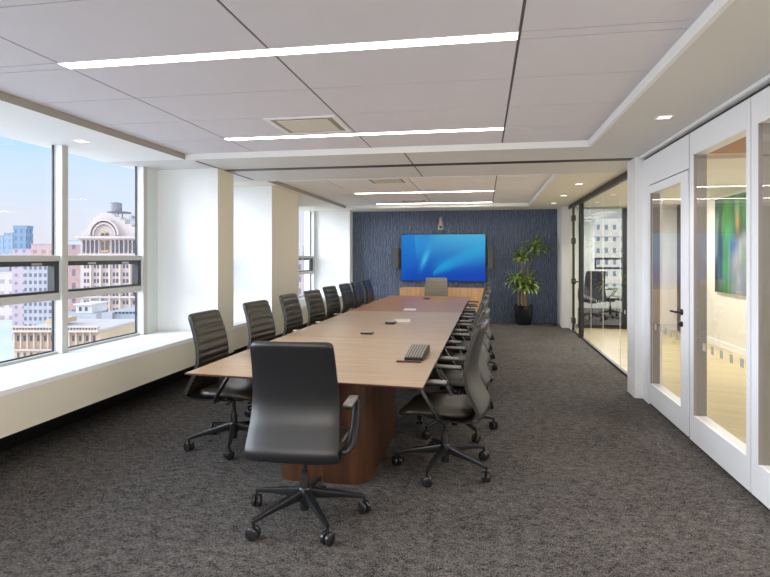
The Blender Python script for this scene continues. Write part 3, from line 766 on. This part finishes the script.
# ================================================================== FAR END
t = thing('credenza', 'low orange wood credenza under the screen', 'cabinet', (-.97, 13.18, 0))
MB().box(-.97, .97, -.20, .21, .08, .805, bev=.003).build('body', M['orangewood'], t)
MB().box(-.93, .93, -.17, .20, 0, .08).build('plinth', M['black'], t)
for i in range(4):
    x0 = -.965+i*.4825
    dd = MB().box(x0+.004, x0+.4785, -.216, -.2, .10, .785, bev=.002).build('door', M['orangewood'], t)
# television
t = thing('television', 'large wall mounted screen showing a blue wave pattern', 'television', (-.96, 13.36, 1.51))
TW, TH = 1.0, .56
MB().box(-TW, TW, -.05, .0, -TH, TH, bev=.004).box(-.4, .4, 0, .038, -.3, .3).build('housing', M['tvbezel'], t)
def image_grid(nu, nv, pos, colf, name, m, parent):
    mb = MB(); g = [[mb.bm.verts.new(pos(i/nu, j/nv)) for i in range(nu+1)] for j in range(nv+1)]
    for j in range(nv):
        for i in range(nu): mb.bm.faces.new([g[j][i], g[j][i+1], g[j+1][i+1], g[j+1][i]])
    me = bpy.data.meshes.new(name); mb.bm.normal_update(); mb.bm.verts.index_update(); mb.bm.to_mesh(me); mb.bm.free()
    at = me.color_attributes.new('Col', 'FLOAT_COLOR', 'POINT')
    k = 0
    for j in range(nv+1):
        for i in range(nu+1):
            at.data[k].color = colf(i/nu, j/nv); k += 1
    me.materials.append(m); o = bpy.data.objects.new(name, me); C.objects.link(o); o.parent = parent; return o
def lerp(a, b, t): return tuple(x+(y-x)*t for x, y in zip(a, b))
def sm(x, a, b): x = max(0, min(1, (x-a)/(b-a))); return x*x*(3-2*x)
def tvcol(u, v):
    c = lerp((8, 74, 176), (72, 172, 214), sm(v*.85+u*.25, .1, 1.15))
    if u < .35: c = lerp(c, (24, 120, 200), .6*(1-u/.35)*v)
    c = lerp(c, (8, 66, 170), .75*(1-sm(v, 0, .35)))
    # left beam: band falling from top centre to lower left
    l1 = u-(.14+.36*v**1.1)       # right edge line
    if l1 < 0: c = lerp(c, (10, 104, 196), .55*sm(-l1, 0, .22)*(1-.2*v))
    g = math.exp(-((u-(.19+.20*v))/.035)**2)*math.exp(-((v-.48)/.22)**2); c = lerp(c, (66, 190, 222), .9*g)
    l4 = u-(.16+.04*(1-v)); 
    if 0 < l4 < .22 and v > .35: c = lerp(c, (58, 160, 214), .5*(1-l4/.22)*sm(v, .35, .8))
    # right beam: curved sweep rising from centre bottom to top right
    up = .18+.72*((u-.38)/.62)**.75 if u > .38 else -1
    lo = .10+.42*((u-.38)/.62)**1.25 if u > .38 else 2
    if u > .38 and lo < v < up:
        k = (v-lo)/max(.01, up-lo); c = lerp(c, (40, 164, 216), .75*math.sin(k*PI)**.6*(.5+.5*k))
    if u > .38 and v <= lo: c = lerp(c, (8, 62, 178), .6*sm(lo-v, 0, .3))
    g = math.exp(-((u-.52)/.11)**2-((v-(.10+.55*(u-.3)+.12))/.12)**2); c = lerp(c, (20, 160, 208), .7*g)
    return srgb(*c)
image_grid(150, 84, lambda u, v: (-TW+.012+u*(2*TW-.024), -.0515, -TH+.014+v*(2*TH-.026)), tvcol, 'screen', M['screen'], t)
for s, lb in ((-1, 'slim grey wall speaker left of the screen'), (1, 'slim grey wall speaker right of the screen')):
    w = thing('wall_speaker', lb, 'speaker', (-.96+s*1.115, 13.33, 1.50), 0, 'wall speakers beside the screen')
    MB().prism(rrect(-.07, .07, -.05, .07, .045), -.24, .24).build('cabinet', M['speaker'], w, True)
    MB().prism(rrect(-.055, .055, -.056, -.045, .004), -.225, .225).build('grille', M['speaker'], w, True)
t = thing('video_camera', 'small grey camera on a wall bracket above the screen', 'camera', (-1.0, 13.25, 2.17))
MB().lathe([(.075, 0), (.08, .02), (.07, .10), (.045, .18), (.04, .26), (.03, .30)], 20).build('body', M['steel'], t, True)
MB().box(-.03, .03, 0, .151, .16, .22).build('bracket', M['black'], t)
MB().lathe([(.03, 0), (.03, -.035), (.02, -.045)], 16, (0, -.07, .06), 'y').build('lens', M['black'], t, True)
# door stop on the carpet
o = MB().lathe([(.03, 0), (.03, .02), (.018, .05), (.018, .06)], 14).build('door_stop', M['black'], None, True); o.location = (1.55, 12.9, 0)
tag(o, 'small black door stop on the carpet near the white column', 'door stop')
# switch plate on column
o = MB().box(-.004, 0, -.04, .04, -.06, .06, bev=.001).build('light_switch', M['trimwhite']); o.location = (1.66, 13.0, 1.25)
tag(o, 'white switch plate on the white column beside the plant', 'light switch')

# ---------------- plant
t = thing('potted_plant', 'tall dracaena plant in a black pot in front of the blue wall', 'plant', (.88, 13.02, 0))
MB().lathe([(.145, 0), (.165, .02), (.20, .22), (.207, .40), (.207, .445), (.19, .445), (.185, .40)], 28).build('pot', M['pot'], t, True)
MB().lathe([(.184, .395), (.05, .405), (.01, .41)], 20).build('soil', M['soil'], t, True)
heads = [((-.10, .02), (-.12, 0, .80), (-.16, -.02, 1.02), .42), ((.02, -.04), (.02, -.03, .75), (.10, -.04, .92), .42), ((.0, .06), (-.03, .05, 1.15), (-.06, .03, 1.52), .34), ((.06, .03), (.10, .04, 1.25), (.27, .0, 1.74), .46),
         ((-.04, -.06), (-.05, -.06, .62), (-.02, -.12, .86), .36)]
for (bx, by), mid, top, ln in heads:
    MB().tube([(bx, by, .38), mid, top], [.020, .017, .015], 10).build('cane', M['cane'], t, True)
    mb = MB()
    n = 46
    for k in range(n):
        a = k*2.39996+random.uniform(-.2, .2); el = math.radians(78-72*((k+.5)/n)**.8)+random.uniform(-.12, .12)
        L = ln*random.uniform(.75, 1.12); w = random.uniform(.024, .034)
        d = Vector((math.cos(a), math.sin(a), 0)); sd = Vector((-math.sin(a), math.cos(a), 0))
        p = Vector(top)+Vector((0, 0, random.uniform(-.10, .02))); prev = None; seg = 7; ang = el
        for j in range(seg+1):
            f = j/seg; ww = w*(math.sin(PI*min(1, f*.93+.12))**.7)*(1 if f < 1 else .1)
            dirv = d*math.cos(ang)+Vector((0, 0, 1))*math.sin(ang); up = sd.cross(dirv)
            row = [mb.bm.verts.new(p-sd*ww+up*ww*-.35), mb.bm.verts.new(p), mb.bm.verts.new(p+sd*ww+up*ww*-.35)]
            if prev:
                for i in range(2): mb.bm.faces.new([prev[i], prev[i+1], row[i+1], row[i]])
            prev = row; p = p+dirv*(L/seg); ang -= (.14+.12*f)*(1.25 if el < .9 else .8)
            # keep the leaves clear of the wall and the column
            if p.y > .33: p.y = .33
            if p.x > .70: p.x = .70
    mb.build('foliage', M['leaf'], t, True)

# ---------------- painting in the lobby
t = thing('painting', 'large abstract canvas in green, blue and orange on the lobby wall', 'painting', (3.93, 9.73, 1.72))
MB().box(-.02, .018, -.80, .75, -.78, .80).build('canvas_stretcher', M['paper'], t)
rnd = random.Random(3)
blobs = [(rnd.random(), rnd.random(), rnd.uniform(.02, .07), rnd.uniform(.05, .2), rnd.choice([(60, 170, 60), (30, 90, 50), (220, 225, 235), (120, 200, 90), (90, 120, 200)])) for _ in range(60)]
def pcol(u, v):
    # u: 0 = far edge (left as seen from the conference room), 1 = near edge
    c = lerp((40, 62, 58), (58, 96, 66), sm(v, .1, .8)*(1-sm(u, .1, .25)))
    c = lerp(c, (74, 170, 62), sm(u, .16, .24)*(1-sm(u, .40, .50)))
    c = lerp(c, (52, 128, 60), sm(u, .40, .5)*sm(v, .55, .75))
    c = lerp(c, (206, 204, 214), sm(u, .34, .46)*(1-sm(v, .50, .68)))
    c = lerp(c, (238, 158, 50), math.exp(-((u-.56)/.05)**2-((v-.72)/.14)**2))
    c = lerp(c, (78, 112, 210), math.exp(-((u-.46)/.12)**2-((v-.50)/.10)**2))
    c = lerp(c, (120, 205, 90), .9*math.exp(-((u-.27)/.05)**2-((v-.20)/.2)**2))
    c = lerp(c, (236, 244, 240), .8*math.exp(-((u-.36)/.03)**2-((v-.30)/.22)**2))
    c = lerp(c, (60, 90, 170), .7*sm(u, .72, .9)); c = lerp(c, (0, 0, 0), .38)
    for bu, bv, a, b, cc in blobs: c = lerp(c, cc, .28*math.exp(-((u-bu)/a)**2-((v-bv)/b)**2))
    return srgb(*[max(0, min(255, x)) for x in c])
image_grid(110, 110, lambda u, v: (-.0215, .75-u*1.55, -.78+v*1.58), pcol, 'painted_face', M['paint'], t)

# ================================================================== CITY OUTSIDE
R_ = Vector((math.cos(YAW), math.sin(YAW), 0)); F_ = Vector((-math.sin(YAW), math.cos(YAW), 0))
GZ = -62.0
def cy(px, py, zc):   # street-grid coordinates of a point at depth zc (the blocks run parallel to each other)
    return ((px-385)/561*zc, zc, H+(256-py)/561*zc)
def block_root(px, zc, name, label, cat='building', group=None):
    u, d, _ = cy(px, 256, zc)
    t = thing(name, label, cat, tuple(R_*u+F_*d+Vector((0, 0, GZ))), YAW, group); t['u0'] = u; return t
def CB(mb, t, zc, px0, px1, py0, py1, depth, dz=0, py_off=0, mi=0, **kw):
    # box: px span, py top py0, bottom py1 (None=ground), y from dz to dz+depth
    k = zc/561; x0 = (px0-385)*k-t['u0']; x1 = (px1-385)*k-t['u0']
    z1 = H+(256-py0)*k-GZ; z0 = 0 if py1 is None else H+(256-py1)*k-GZ
    mb.box(x0, x1, dz, dz+depth, z0, z1, mi=mi, **kw)
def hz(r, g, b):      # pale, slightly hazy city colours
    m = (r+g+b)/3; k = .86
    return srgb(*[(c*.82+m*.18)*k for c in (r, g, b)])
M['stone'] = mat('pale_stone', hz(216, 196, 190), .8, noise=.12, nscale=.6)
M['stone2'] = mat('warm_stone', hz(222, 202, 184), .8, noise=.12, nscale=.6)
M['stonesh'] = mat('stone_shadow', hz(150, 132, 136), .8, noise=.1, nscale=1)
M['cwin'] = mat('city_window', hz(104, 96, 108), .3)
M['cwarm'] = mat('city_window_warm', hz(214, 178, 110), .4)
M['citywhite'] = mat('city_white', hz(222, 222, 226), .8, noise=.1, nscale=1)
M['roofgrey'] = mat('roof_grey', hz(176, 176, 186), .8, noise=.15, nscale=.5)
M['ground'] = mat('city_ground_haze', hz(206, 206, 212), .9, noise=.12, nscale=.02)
gr = MB().quad((-3000, -2000, GZ), (3000, -2000, GZ), (3000, 4000, GZ), (-3000, 4000, GZ)).build('ground', M['ground']); struct(gr, 'hazy city ground')
def simple(name, label, px0, px1, py0, zc, m, depth=20, extras=(), roofm=None):
    t = block_root((px0+px1)/2, zc, name, label)
    mb = MB(); CB(mb, t, zc, px0, px1, py0, None, depth); mb.build('facade', m, t)
    mb = MB(); k = zc/561
    CB(mb, t, zc, px0-.4, px1+.4, py0-.8, py0, depth+.8*k, -.4*k)
    for a, b, c in extras: CB(mb, t, zc, a, b, c, py0-.8, depth*.4, depth*.2)
    mb.build('roof', roofm or M['roofgrey'], t)
    return t
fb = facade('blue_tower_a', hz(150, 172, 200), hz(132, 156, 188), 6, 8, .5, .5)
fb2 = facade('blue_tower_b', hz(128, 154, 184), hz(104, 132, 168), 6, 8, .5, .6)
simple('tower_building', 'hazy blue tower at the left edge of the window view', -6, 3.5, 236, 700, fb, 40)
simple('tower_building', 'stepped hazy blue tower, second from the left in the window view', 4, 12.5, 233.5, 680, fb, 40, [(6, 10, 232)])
# curved glass tower
t = block_root(20, 600, 'tower_building', 'flared blue glass tower on the skyline'); k = 600/561
mb = MB(); pr = [(6.2, 258), (6.0, 248), (5.9, 240), (6.4, 232), (7.2, 226.5), (7.0, 225.5)]
rings = []
for w, py in pr:
    z = H+(256-py)*k-GZ; rings.append([mb.bm.verts.new((x*k, y*k, z)) for x, y in ((-w, 0), (w, 0), (w, 10), (-w, 10))])
rings.insert(0, [mb.bm.verts.new((v.co.x, v.co.y, 0)) for v in rings[0]])
for a, b in zip(rings, rings[1:]):
    for i in range(4): mb.bm.faces.new([a[i], a[(i+1) % 4], b[(i+1) % 4], b[i]])
mb.bm.faces.new(rings[-1]); mb.build('facade', fb2, t)
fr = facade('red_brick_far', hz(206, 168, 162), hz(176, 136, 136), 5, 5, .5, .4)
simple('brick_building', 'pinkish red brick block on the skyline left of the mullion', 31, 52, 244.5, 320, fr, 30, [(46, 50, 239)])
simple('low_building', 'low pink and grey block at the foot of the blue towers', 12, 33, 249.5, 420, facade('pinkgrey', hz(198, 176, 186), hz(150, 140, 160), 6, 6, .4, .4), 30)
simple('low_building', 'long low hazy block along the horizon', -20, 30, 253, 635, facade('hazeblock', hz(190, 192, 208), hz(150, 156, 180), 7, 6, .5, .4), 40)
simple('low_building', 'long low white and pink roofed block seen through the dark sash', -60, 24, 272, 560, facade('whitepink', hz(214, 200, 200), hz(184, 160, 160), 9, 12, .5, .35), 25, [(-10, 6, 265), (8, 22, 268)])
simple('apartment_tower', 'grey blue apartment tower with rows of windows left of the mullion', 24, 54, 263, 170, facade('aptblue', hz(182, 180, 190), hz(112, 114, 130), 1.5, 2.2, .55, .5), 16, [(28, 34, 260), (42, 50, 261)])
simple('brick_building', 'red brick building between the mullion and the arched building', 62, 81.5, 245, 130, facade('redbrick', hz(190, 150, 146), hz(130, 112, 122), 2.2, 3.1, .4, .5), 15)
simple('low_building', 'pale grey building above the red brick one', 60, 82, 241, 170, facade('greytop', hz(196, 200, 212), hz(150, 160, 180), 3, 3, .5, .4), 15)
# ---- arched beaux-arts building
zc = 80; k = zc/561
t = block_root(108, zc, 'arched_building', 'ornate pale stone building with a round arched pediment'); u0 = t['u0']
X = lambda px: (px-385)*k-u0
Zp = lambda py: H+(256-py)*k-GZ
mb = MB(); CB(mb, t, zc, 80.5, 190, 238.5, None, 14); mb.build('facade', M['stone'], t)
mb = MB(); CB(mb, t, zc, 78, 192, 236.2, 238.6, 15.2, -.8); CB(mb, t, zc, 79.5, 191, 238.6, 240, 14.6, -.4); CB(mb, t, zc, 79.5, 191, 253.5, 255.5, 14.6, -.4); CB(mb, t, zc, 79.8, 191, 296, 298, 14.6, -.4)
mb.build('cornice', M['stone'], t)
ax = 105.5
out = [(82, 236.2), (82, 231.5), (85.5, 231.5), (85.5, 228), (88, 228), (88, 224), (90.5, 224), (90.5, 220.5), (93, 220.5), (93, 217), (97, 217), (97.5, 215), (101, 213.2), (106, 212.2), (111, 213.2), (114.5, 215), (115, 217), (121, 217), (121, 219.5), (125, 219.5), (125, 224), (132, 224), (132, 227), (150, 227), (150, 236.2)]
MB().prism([(X(a), Zp(b)) for a, b in out], -.1, 1.6, 'y').build('pediment', M['stone'], t)
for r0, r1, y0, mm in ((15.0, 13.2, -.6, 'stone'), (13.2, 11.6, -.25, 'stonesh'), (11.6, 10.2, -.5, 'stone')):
    mb = MB(); n = 28
    for i in range(n):
        a0, a1 = PI*i/n, PI*(i+1)/n
        q = [(X(ax+r*math.cos(a)), Zp(235.5-r*1.1*math.sin(a))) for r, a in ((r0, a0), (r0, a1), (r1, a1), (r1, a0))]
        mb.prism(q, y0, 0, 'y')
    mb.build('arch_moulding', M[mm], t)
def arched(mb, cx_, w, top, bot, y):
    pts = [(X(cx_-w), Zp(bot)), (X(cx_+w), Zp(bot))]+[(X(cx_+w*math.cos(a)), Zp(top+w-w*math.sin(a))) for a in [PI*i/8 for i in range(9)]]
    mb.prism(pts, y, 0, 'y')
mb = MB(); arched(mb, ax, 3.6, 231, 252, -.2); mb.build('window', M['cwarm'], t)
for a, b, c in ((103.2, 233, 238), (107.6, 233, 238), (103.2, 241, 250), (107.6, 241, 250)):
    mb = MB(); arched(mb, a, 1.3, b, c, -.3); mb.build('window', M['cwin'], t)
for px in (85, 89, 93, 97.5, 114, 118, 122, 127, 131, 135, 140):
    mb = MB(); arched(mb, px, 1.25, 241, 252.5, -.18); mb.build('window', M['cwin'], t)
for px in (82.6, 87, 91.2, 95.4, 99.8, 111.8, 116, 120, 124.5, 129, 133, 137.5):
    MB().lathe([(.12, Zp(253.5)), (.08, Zp(251)), (.075, Zp(242.5)), (.15, Zp(240.2))], 8, (X(px), -.22, 0)).build('column', M['stone'], t)
rows = [259, 264.5, 272.5, 279, 286, 292, 300.5, 308, 316, 323]
for r, py in enumerate(rows):
    for px in (85, 88.3, 95, 98.3, 104, 107, 114, 117.3, 124, 127.3, 134, 137.3):
        mb = MB(); CB(mb, t, zc, px-.95, px+.95, py, py+3.8, .12, -.06); mb.build('window', M['cwin'], t)
mb = MB()
for px in (91.5, 101.2, 110.3, 120.7, 130.7): CB(mb, t, zc, px-.8, px+.8, 255.5, 330, .5, -.35)
mb.build('pilasters', M['stone2'], t)
# water tower on the roof
t2 = thing('water_tower', 'grey rooftop water tank behind the arched pediment', 'water tower', tuple(R_*((116-385)/561*90.5)+F_*90.5+Vector((0, 0, 0)))); k2 = 90.5/561
z0, z1 = H+(256-212)*k2, H+(256-203.2)*k2
t2.location.z = 4.40; b0 = t2.location.z; t2.rotation_euler.z = YAW
MB().lathe([(5.6*k2, z0-b0), (5.6*k2, z1-b0)], 20).build('tank', mat('tank_wood', hz(150, 144, 158), .8, noise=.2, nscale=2), t2, True)
MB().lathe([(5.9*k2, z1-b0), (.02, z1-b0+1.5*k2)], 20).build('tank_roof', M['roofgrey'], t2, True)
MB().box(-6*k2, 12.5*k2, -1, 1, z0-b0-.25, z0-b0).build('platform', M['cwin'], t2)
for sx in (-.7, .7):
    for sy in (-.7, .7): MB().box(sx-.06, sx+.06, sy-.06, sy+.06, 0, z0-b0-.25).build('leg', M['cwin'], t2)
simple('roof_shed', 'blue grey plant room on the arched building roof', 124, 150, 219.5, 98, M['roofgrey'], 6, [(126, 129, 215)])
# ---- glasshouse roof building
t = block_root(122, 62, 'glasshouse_building', 'building with a grey glass roof extension below the arched building')
mb = MB(); CB(mb, t, 62, 84, 150, 324.5, None, 10); mb.build('facade', M['stone'], t)
mb = MB(); CB(mb, t, 62, 83, 151, 323, 324.8, 11, -.5); CB(mb, t, 62, 83, 151, 330, 331.5, 10.6, -.3); mb.build('cornice', M['citywhite'], t)
mb = MB(); CB(mb, t, 62, 108, 150, 313, 323, 5, 1.5); mb.build('glass_extension', facade('glasshouse', hz(178, 184, 200), hz(92, 98, 116), .42, 3.0, .6, .8), t)
mb = MB(); CB(mb, t, 62, 97, 108, 314, 323, 4, 1.0); CB(mb, t, 62, 107, 151, 311.5, 313, 5.6, 1.2); mb.build('roof_box', M['roofgrey'], t)
for px in (88, 95, 102, 109, 116, 123, 130):
    mb = MB(); CB(mb, t, 62, px, px+2.6, 326, 329.3, .1, -.05); mb.build('window', M['cwin'], t)
t = block_root(84, 73, 'penthouse_building', 'small white penthouse with two dark windows on a grey roof')
mb = MB(); CB(mb, t, 73, 76, 92, 305, 313, 4, 0); CB(mb, t, 73, 75, 93, 303.8, 305, 5, -.4); mb.build('wall', M['citywhite'], t)
mb = MB(); CB(mb, t, 73, 60, 100, 313, None, 3, -1); mb.build('roof_terrace', M['roofgrey'], t)
for px in (79, 85): mb = MB(); CB(mb, t, 73, px, px+2.6, 307, 311, .1, -.05); mb.build('window', M['cwin'], t)
# ---- lower left tan building
zc = 50; t = block_root(55, zc, 'tan_building', 'tan stone building with a balustrade low in the window view')
tan = mat('tan_stone', hz(226, 190, 150), .8, noise=.12, nscale=.7)
mb = MB(); CB(mb, t, zc, 14, 100, 331.5, None, 8); mb.build('facade', tan, t)
mb = MB(); CB(mb, t, zc, 12.6, 101, 329.5, 331.5, 9, -.6); CB(mb, t, zc, 13, 101, 348.5, 350, 8.6, -.4); mb.build('cornice', M['stone'], t)
mb = MB()
for px in range(14, 100, 3): CB(mb, t, zc, px, px+1.2, 327, 329.5, .3, -.3)
CB(mb, t, zc, 13, 100, 326, 327.2, .5, -.4); mb.build('balustrade', M['stone2'], t)
mb = MB(); CB(mb, t, zc, 32, 46, 322, 327, 3, 2); mb.build('roof_house', tan, t)
for px in (17, 23.5, 30, 37, 44, 51, 58, 65, 72, 79, 86, 93):
    for py in (334.5, 351.5): mb = MB(); CB(mb, t, zc, px+.3, px+2.4, py+1, py+6.5, .1, -.05); mb.build('window', M['cwin'], t)
mb = MB()
for px in (15.2, 21.7, 28.3, 35, 42, 49, 56, 63, 70, 77, 84, 91): CB(mb, t, zc, px, px+1.0, 331.5, 348.5, .4, -.25)
mb.build('pilasters', M['stone2'], t)
# ---- seen through the far bay
simple('brick_building', 'pink brick tower seen through the narrow far window', 285, 309, 262, 140, facade('farpink', hz(196, 172, 172), hz(120, 110, 124), 2.0, 3.0, .5, .5), 20, [(300, 304, 245)])
simple('apartment_tower', 'grey tower seen through the narrow far window', 309, 330, 266, 175, facade('fargrey', hz(184, 180, 190), hz(110, 108, 124), 2.0, 3.0, .5, .5), 20)
# ---- seen through the office window
t = block_root(640, 130, 'apartment_building', 'cream apartment facade seen through the office window')
mb = MB(); CB(mb, t, 130, 575, 860, 120, None, 12); mb.build('facade', facade('creamfacade', hz(236, 222, 198), hz(130, 140, 152), 1.9, 2.7, .40, .42, .3, .2), t)
mb = MB(); CB(mb, t, 130, 574, 861, 283, 284, 12.4, -.2); CB(mb, t, 130, 574, 861, 236, 237, 12.4, -.2); mb.build('ledge', M['stone'], t)

# ================================================================== LIGHT
w = bpy.data.worlds.new('sky'); S.world = w; w.use_nodes = True; nt = w.node_tree; nt.nodes.clear()
o = N(nt, 'ShaderNodeOutputWorld'); bg = N(nt, 'ShaderNodeBackground'); tc = N(nt, 'ShaderNodeTexCoord'); sx = N(nt, 'ShaderNodeSeparateXYZ')
nt.links.new(tc.outputs['Generated'], sx.inputs[0])
n = N(nt, 'ShaderNodeTexNoise', i_Scale=3.0, i_Detail=4.0); mp = N(nt, 'ShaderNodeMapping'); mp.inputs['Scale'].default_value = (1, 1, 9)
nt.links.new(tc.outputs['Generated'], mp.inputs[0]); nt.links.new(mp.outputs[0], n.inputs['Vector'])
ad = N(nt, 'ShaderNodeMath', operation='MULTIPLY_ADD'); ad.inputs[1].default_value = .10; nt.links.new(n.outputs['Fac'], ad.inputs[0]); nt.links.new(sx.outputs[2], ad.inputs[2])
cr = N(nt, 'ShaderNodeValToRGB'); e = cr.color_ramp.elements
e[0].position = .05; e[0].color = srgb(230, 227, 238); e[1].position = .42; e[1].color = srgb(140, 205, 248)
x = e.new(.13); x.color = srgb(222, 232, 248); x = e.new(.23); x.color = srgb(190, 226, 252)
nt.links.new(ad.outputs[0], cr.inputs[0]); nt.links.new(cr.outputs[0], bg.inputs[0]); bg.inputs[1].default_value = 1.0; nt.links.new(bg.outputs[0], o.inputs[0])
def sun(name, d, strength, angle, col):
    l = bpy.data.lights.new(name, 'SUN'); l.energy = strength; l.angle = math.radians(angle); l.color = col
    ob = bpy.data.objects.new(name, l); C.objects.link(ob); ob.rotation_euler = Vector(d).to_track_quat('-Z', 'Y').to_euler(); ob.location = (-20, 0, 20); return ob
sun('soft_daylight', (.84, .36, -.26), 8.5, 60, (.84, .91, 1))
sun('facade_fill_sun', (-.6, .7, -.5), 1.5, 30, (1, .97, .95))  # added second sun from the opposite side, brightens the city facades
def area(name, loc, d, sx_, sy_, energy, col):
    l = bpy.data.lights.new(name, 'AREA'); l.shape = 'RECTANGLE'; l.size = sx_; l.size_y = sy_; l.energy = energy; l.color = col
    ob = bpy.data.objects.new(name, l); C.objects.link(ob); ob.location = loc; ob.rotation_euler = Vector(d).to_track_quat('-Z', 'Y').to_euler(); return ob
area('room_fill_lamp', (-.8, -1.7, 1.9), (0, 1, .05), 3.5, 1.2, 60, (1, .95, .90))  # added fill light behind the camera, not a fixture of the room
area('lobby_lamp_near', (2.9, 2.5, 2.64), (0, 0, -1), .6, 4.0, 85, (1, .97, .89))
area('lobby_lamp_far', (2.9, 9.6, 2.59), (0, 0, -1), .5, 4.0, 120, (1, .97, .89))
area('office_lamp', (3.2, 15.2, 2.64), (0, 0, -1), .12, 2.2, 150, (1, .97, .93))
for x, y in ((1.38, 4.67), (1.40, 8.79), (1.40, 10.42), (1.40, 11.86), (1.38, 2.0)):
    l = bpy.data.lights.new('downlight_lamp', 'SPOT'); l.energy = 35; l.spot_size = math.radians(95); l.spot_blend = .8; l.color = (1, .9, .76); l.shadow_soft_size = .04
    ob = bpy.data.objects.new('downlight_lamp', l); C.objects.link(ob); ob.location = (x, y, ZS-.03)

# ================================================================== CAMERA
cam = bpy.data.cameras.new('camera'); co = bpy.data.objects.new('camera', cam); C.objects.link(co); S.camera = co
cam.sensor_width = 36; cam.sensor_fit = 'HORIZONTAL'; cam.lens = 561/770*36
co.location = (0, 0, H); co.rotation_euler = (PI/2, 0, YAW)
cam.shift_y = -(288.5-256)/770
cam.clip_start = .05; cam.clip_end = 6000
S.view_settings.view_transform = 'Standard'; S.view_settings.exposure = .10; S.view_settings.look = 'None'
S.cycles.max_bounces = 10; S.cycles.diffuse_bounces = 5; S.cycles.transparent_max_bounces = 16
S.cycles.use_denoising = True; S.cycles.sample_clamp_indirect = 6
S.cycles.caustics_reflective = False; S.cycles.caustics_refractive = False
S.cycles.use_fast_gi = True; S.cycles.fast_gi_method = 'ADD'
w.light_settings.ao_factor = .44; w.light_settings.distance = 4.0
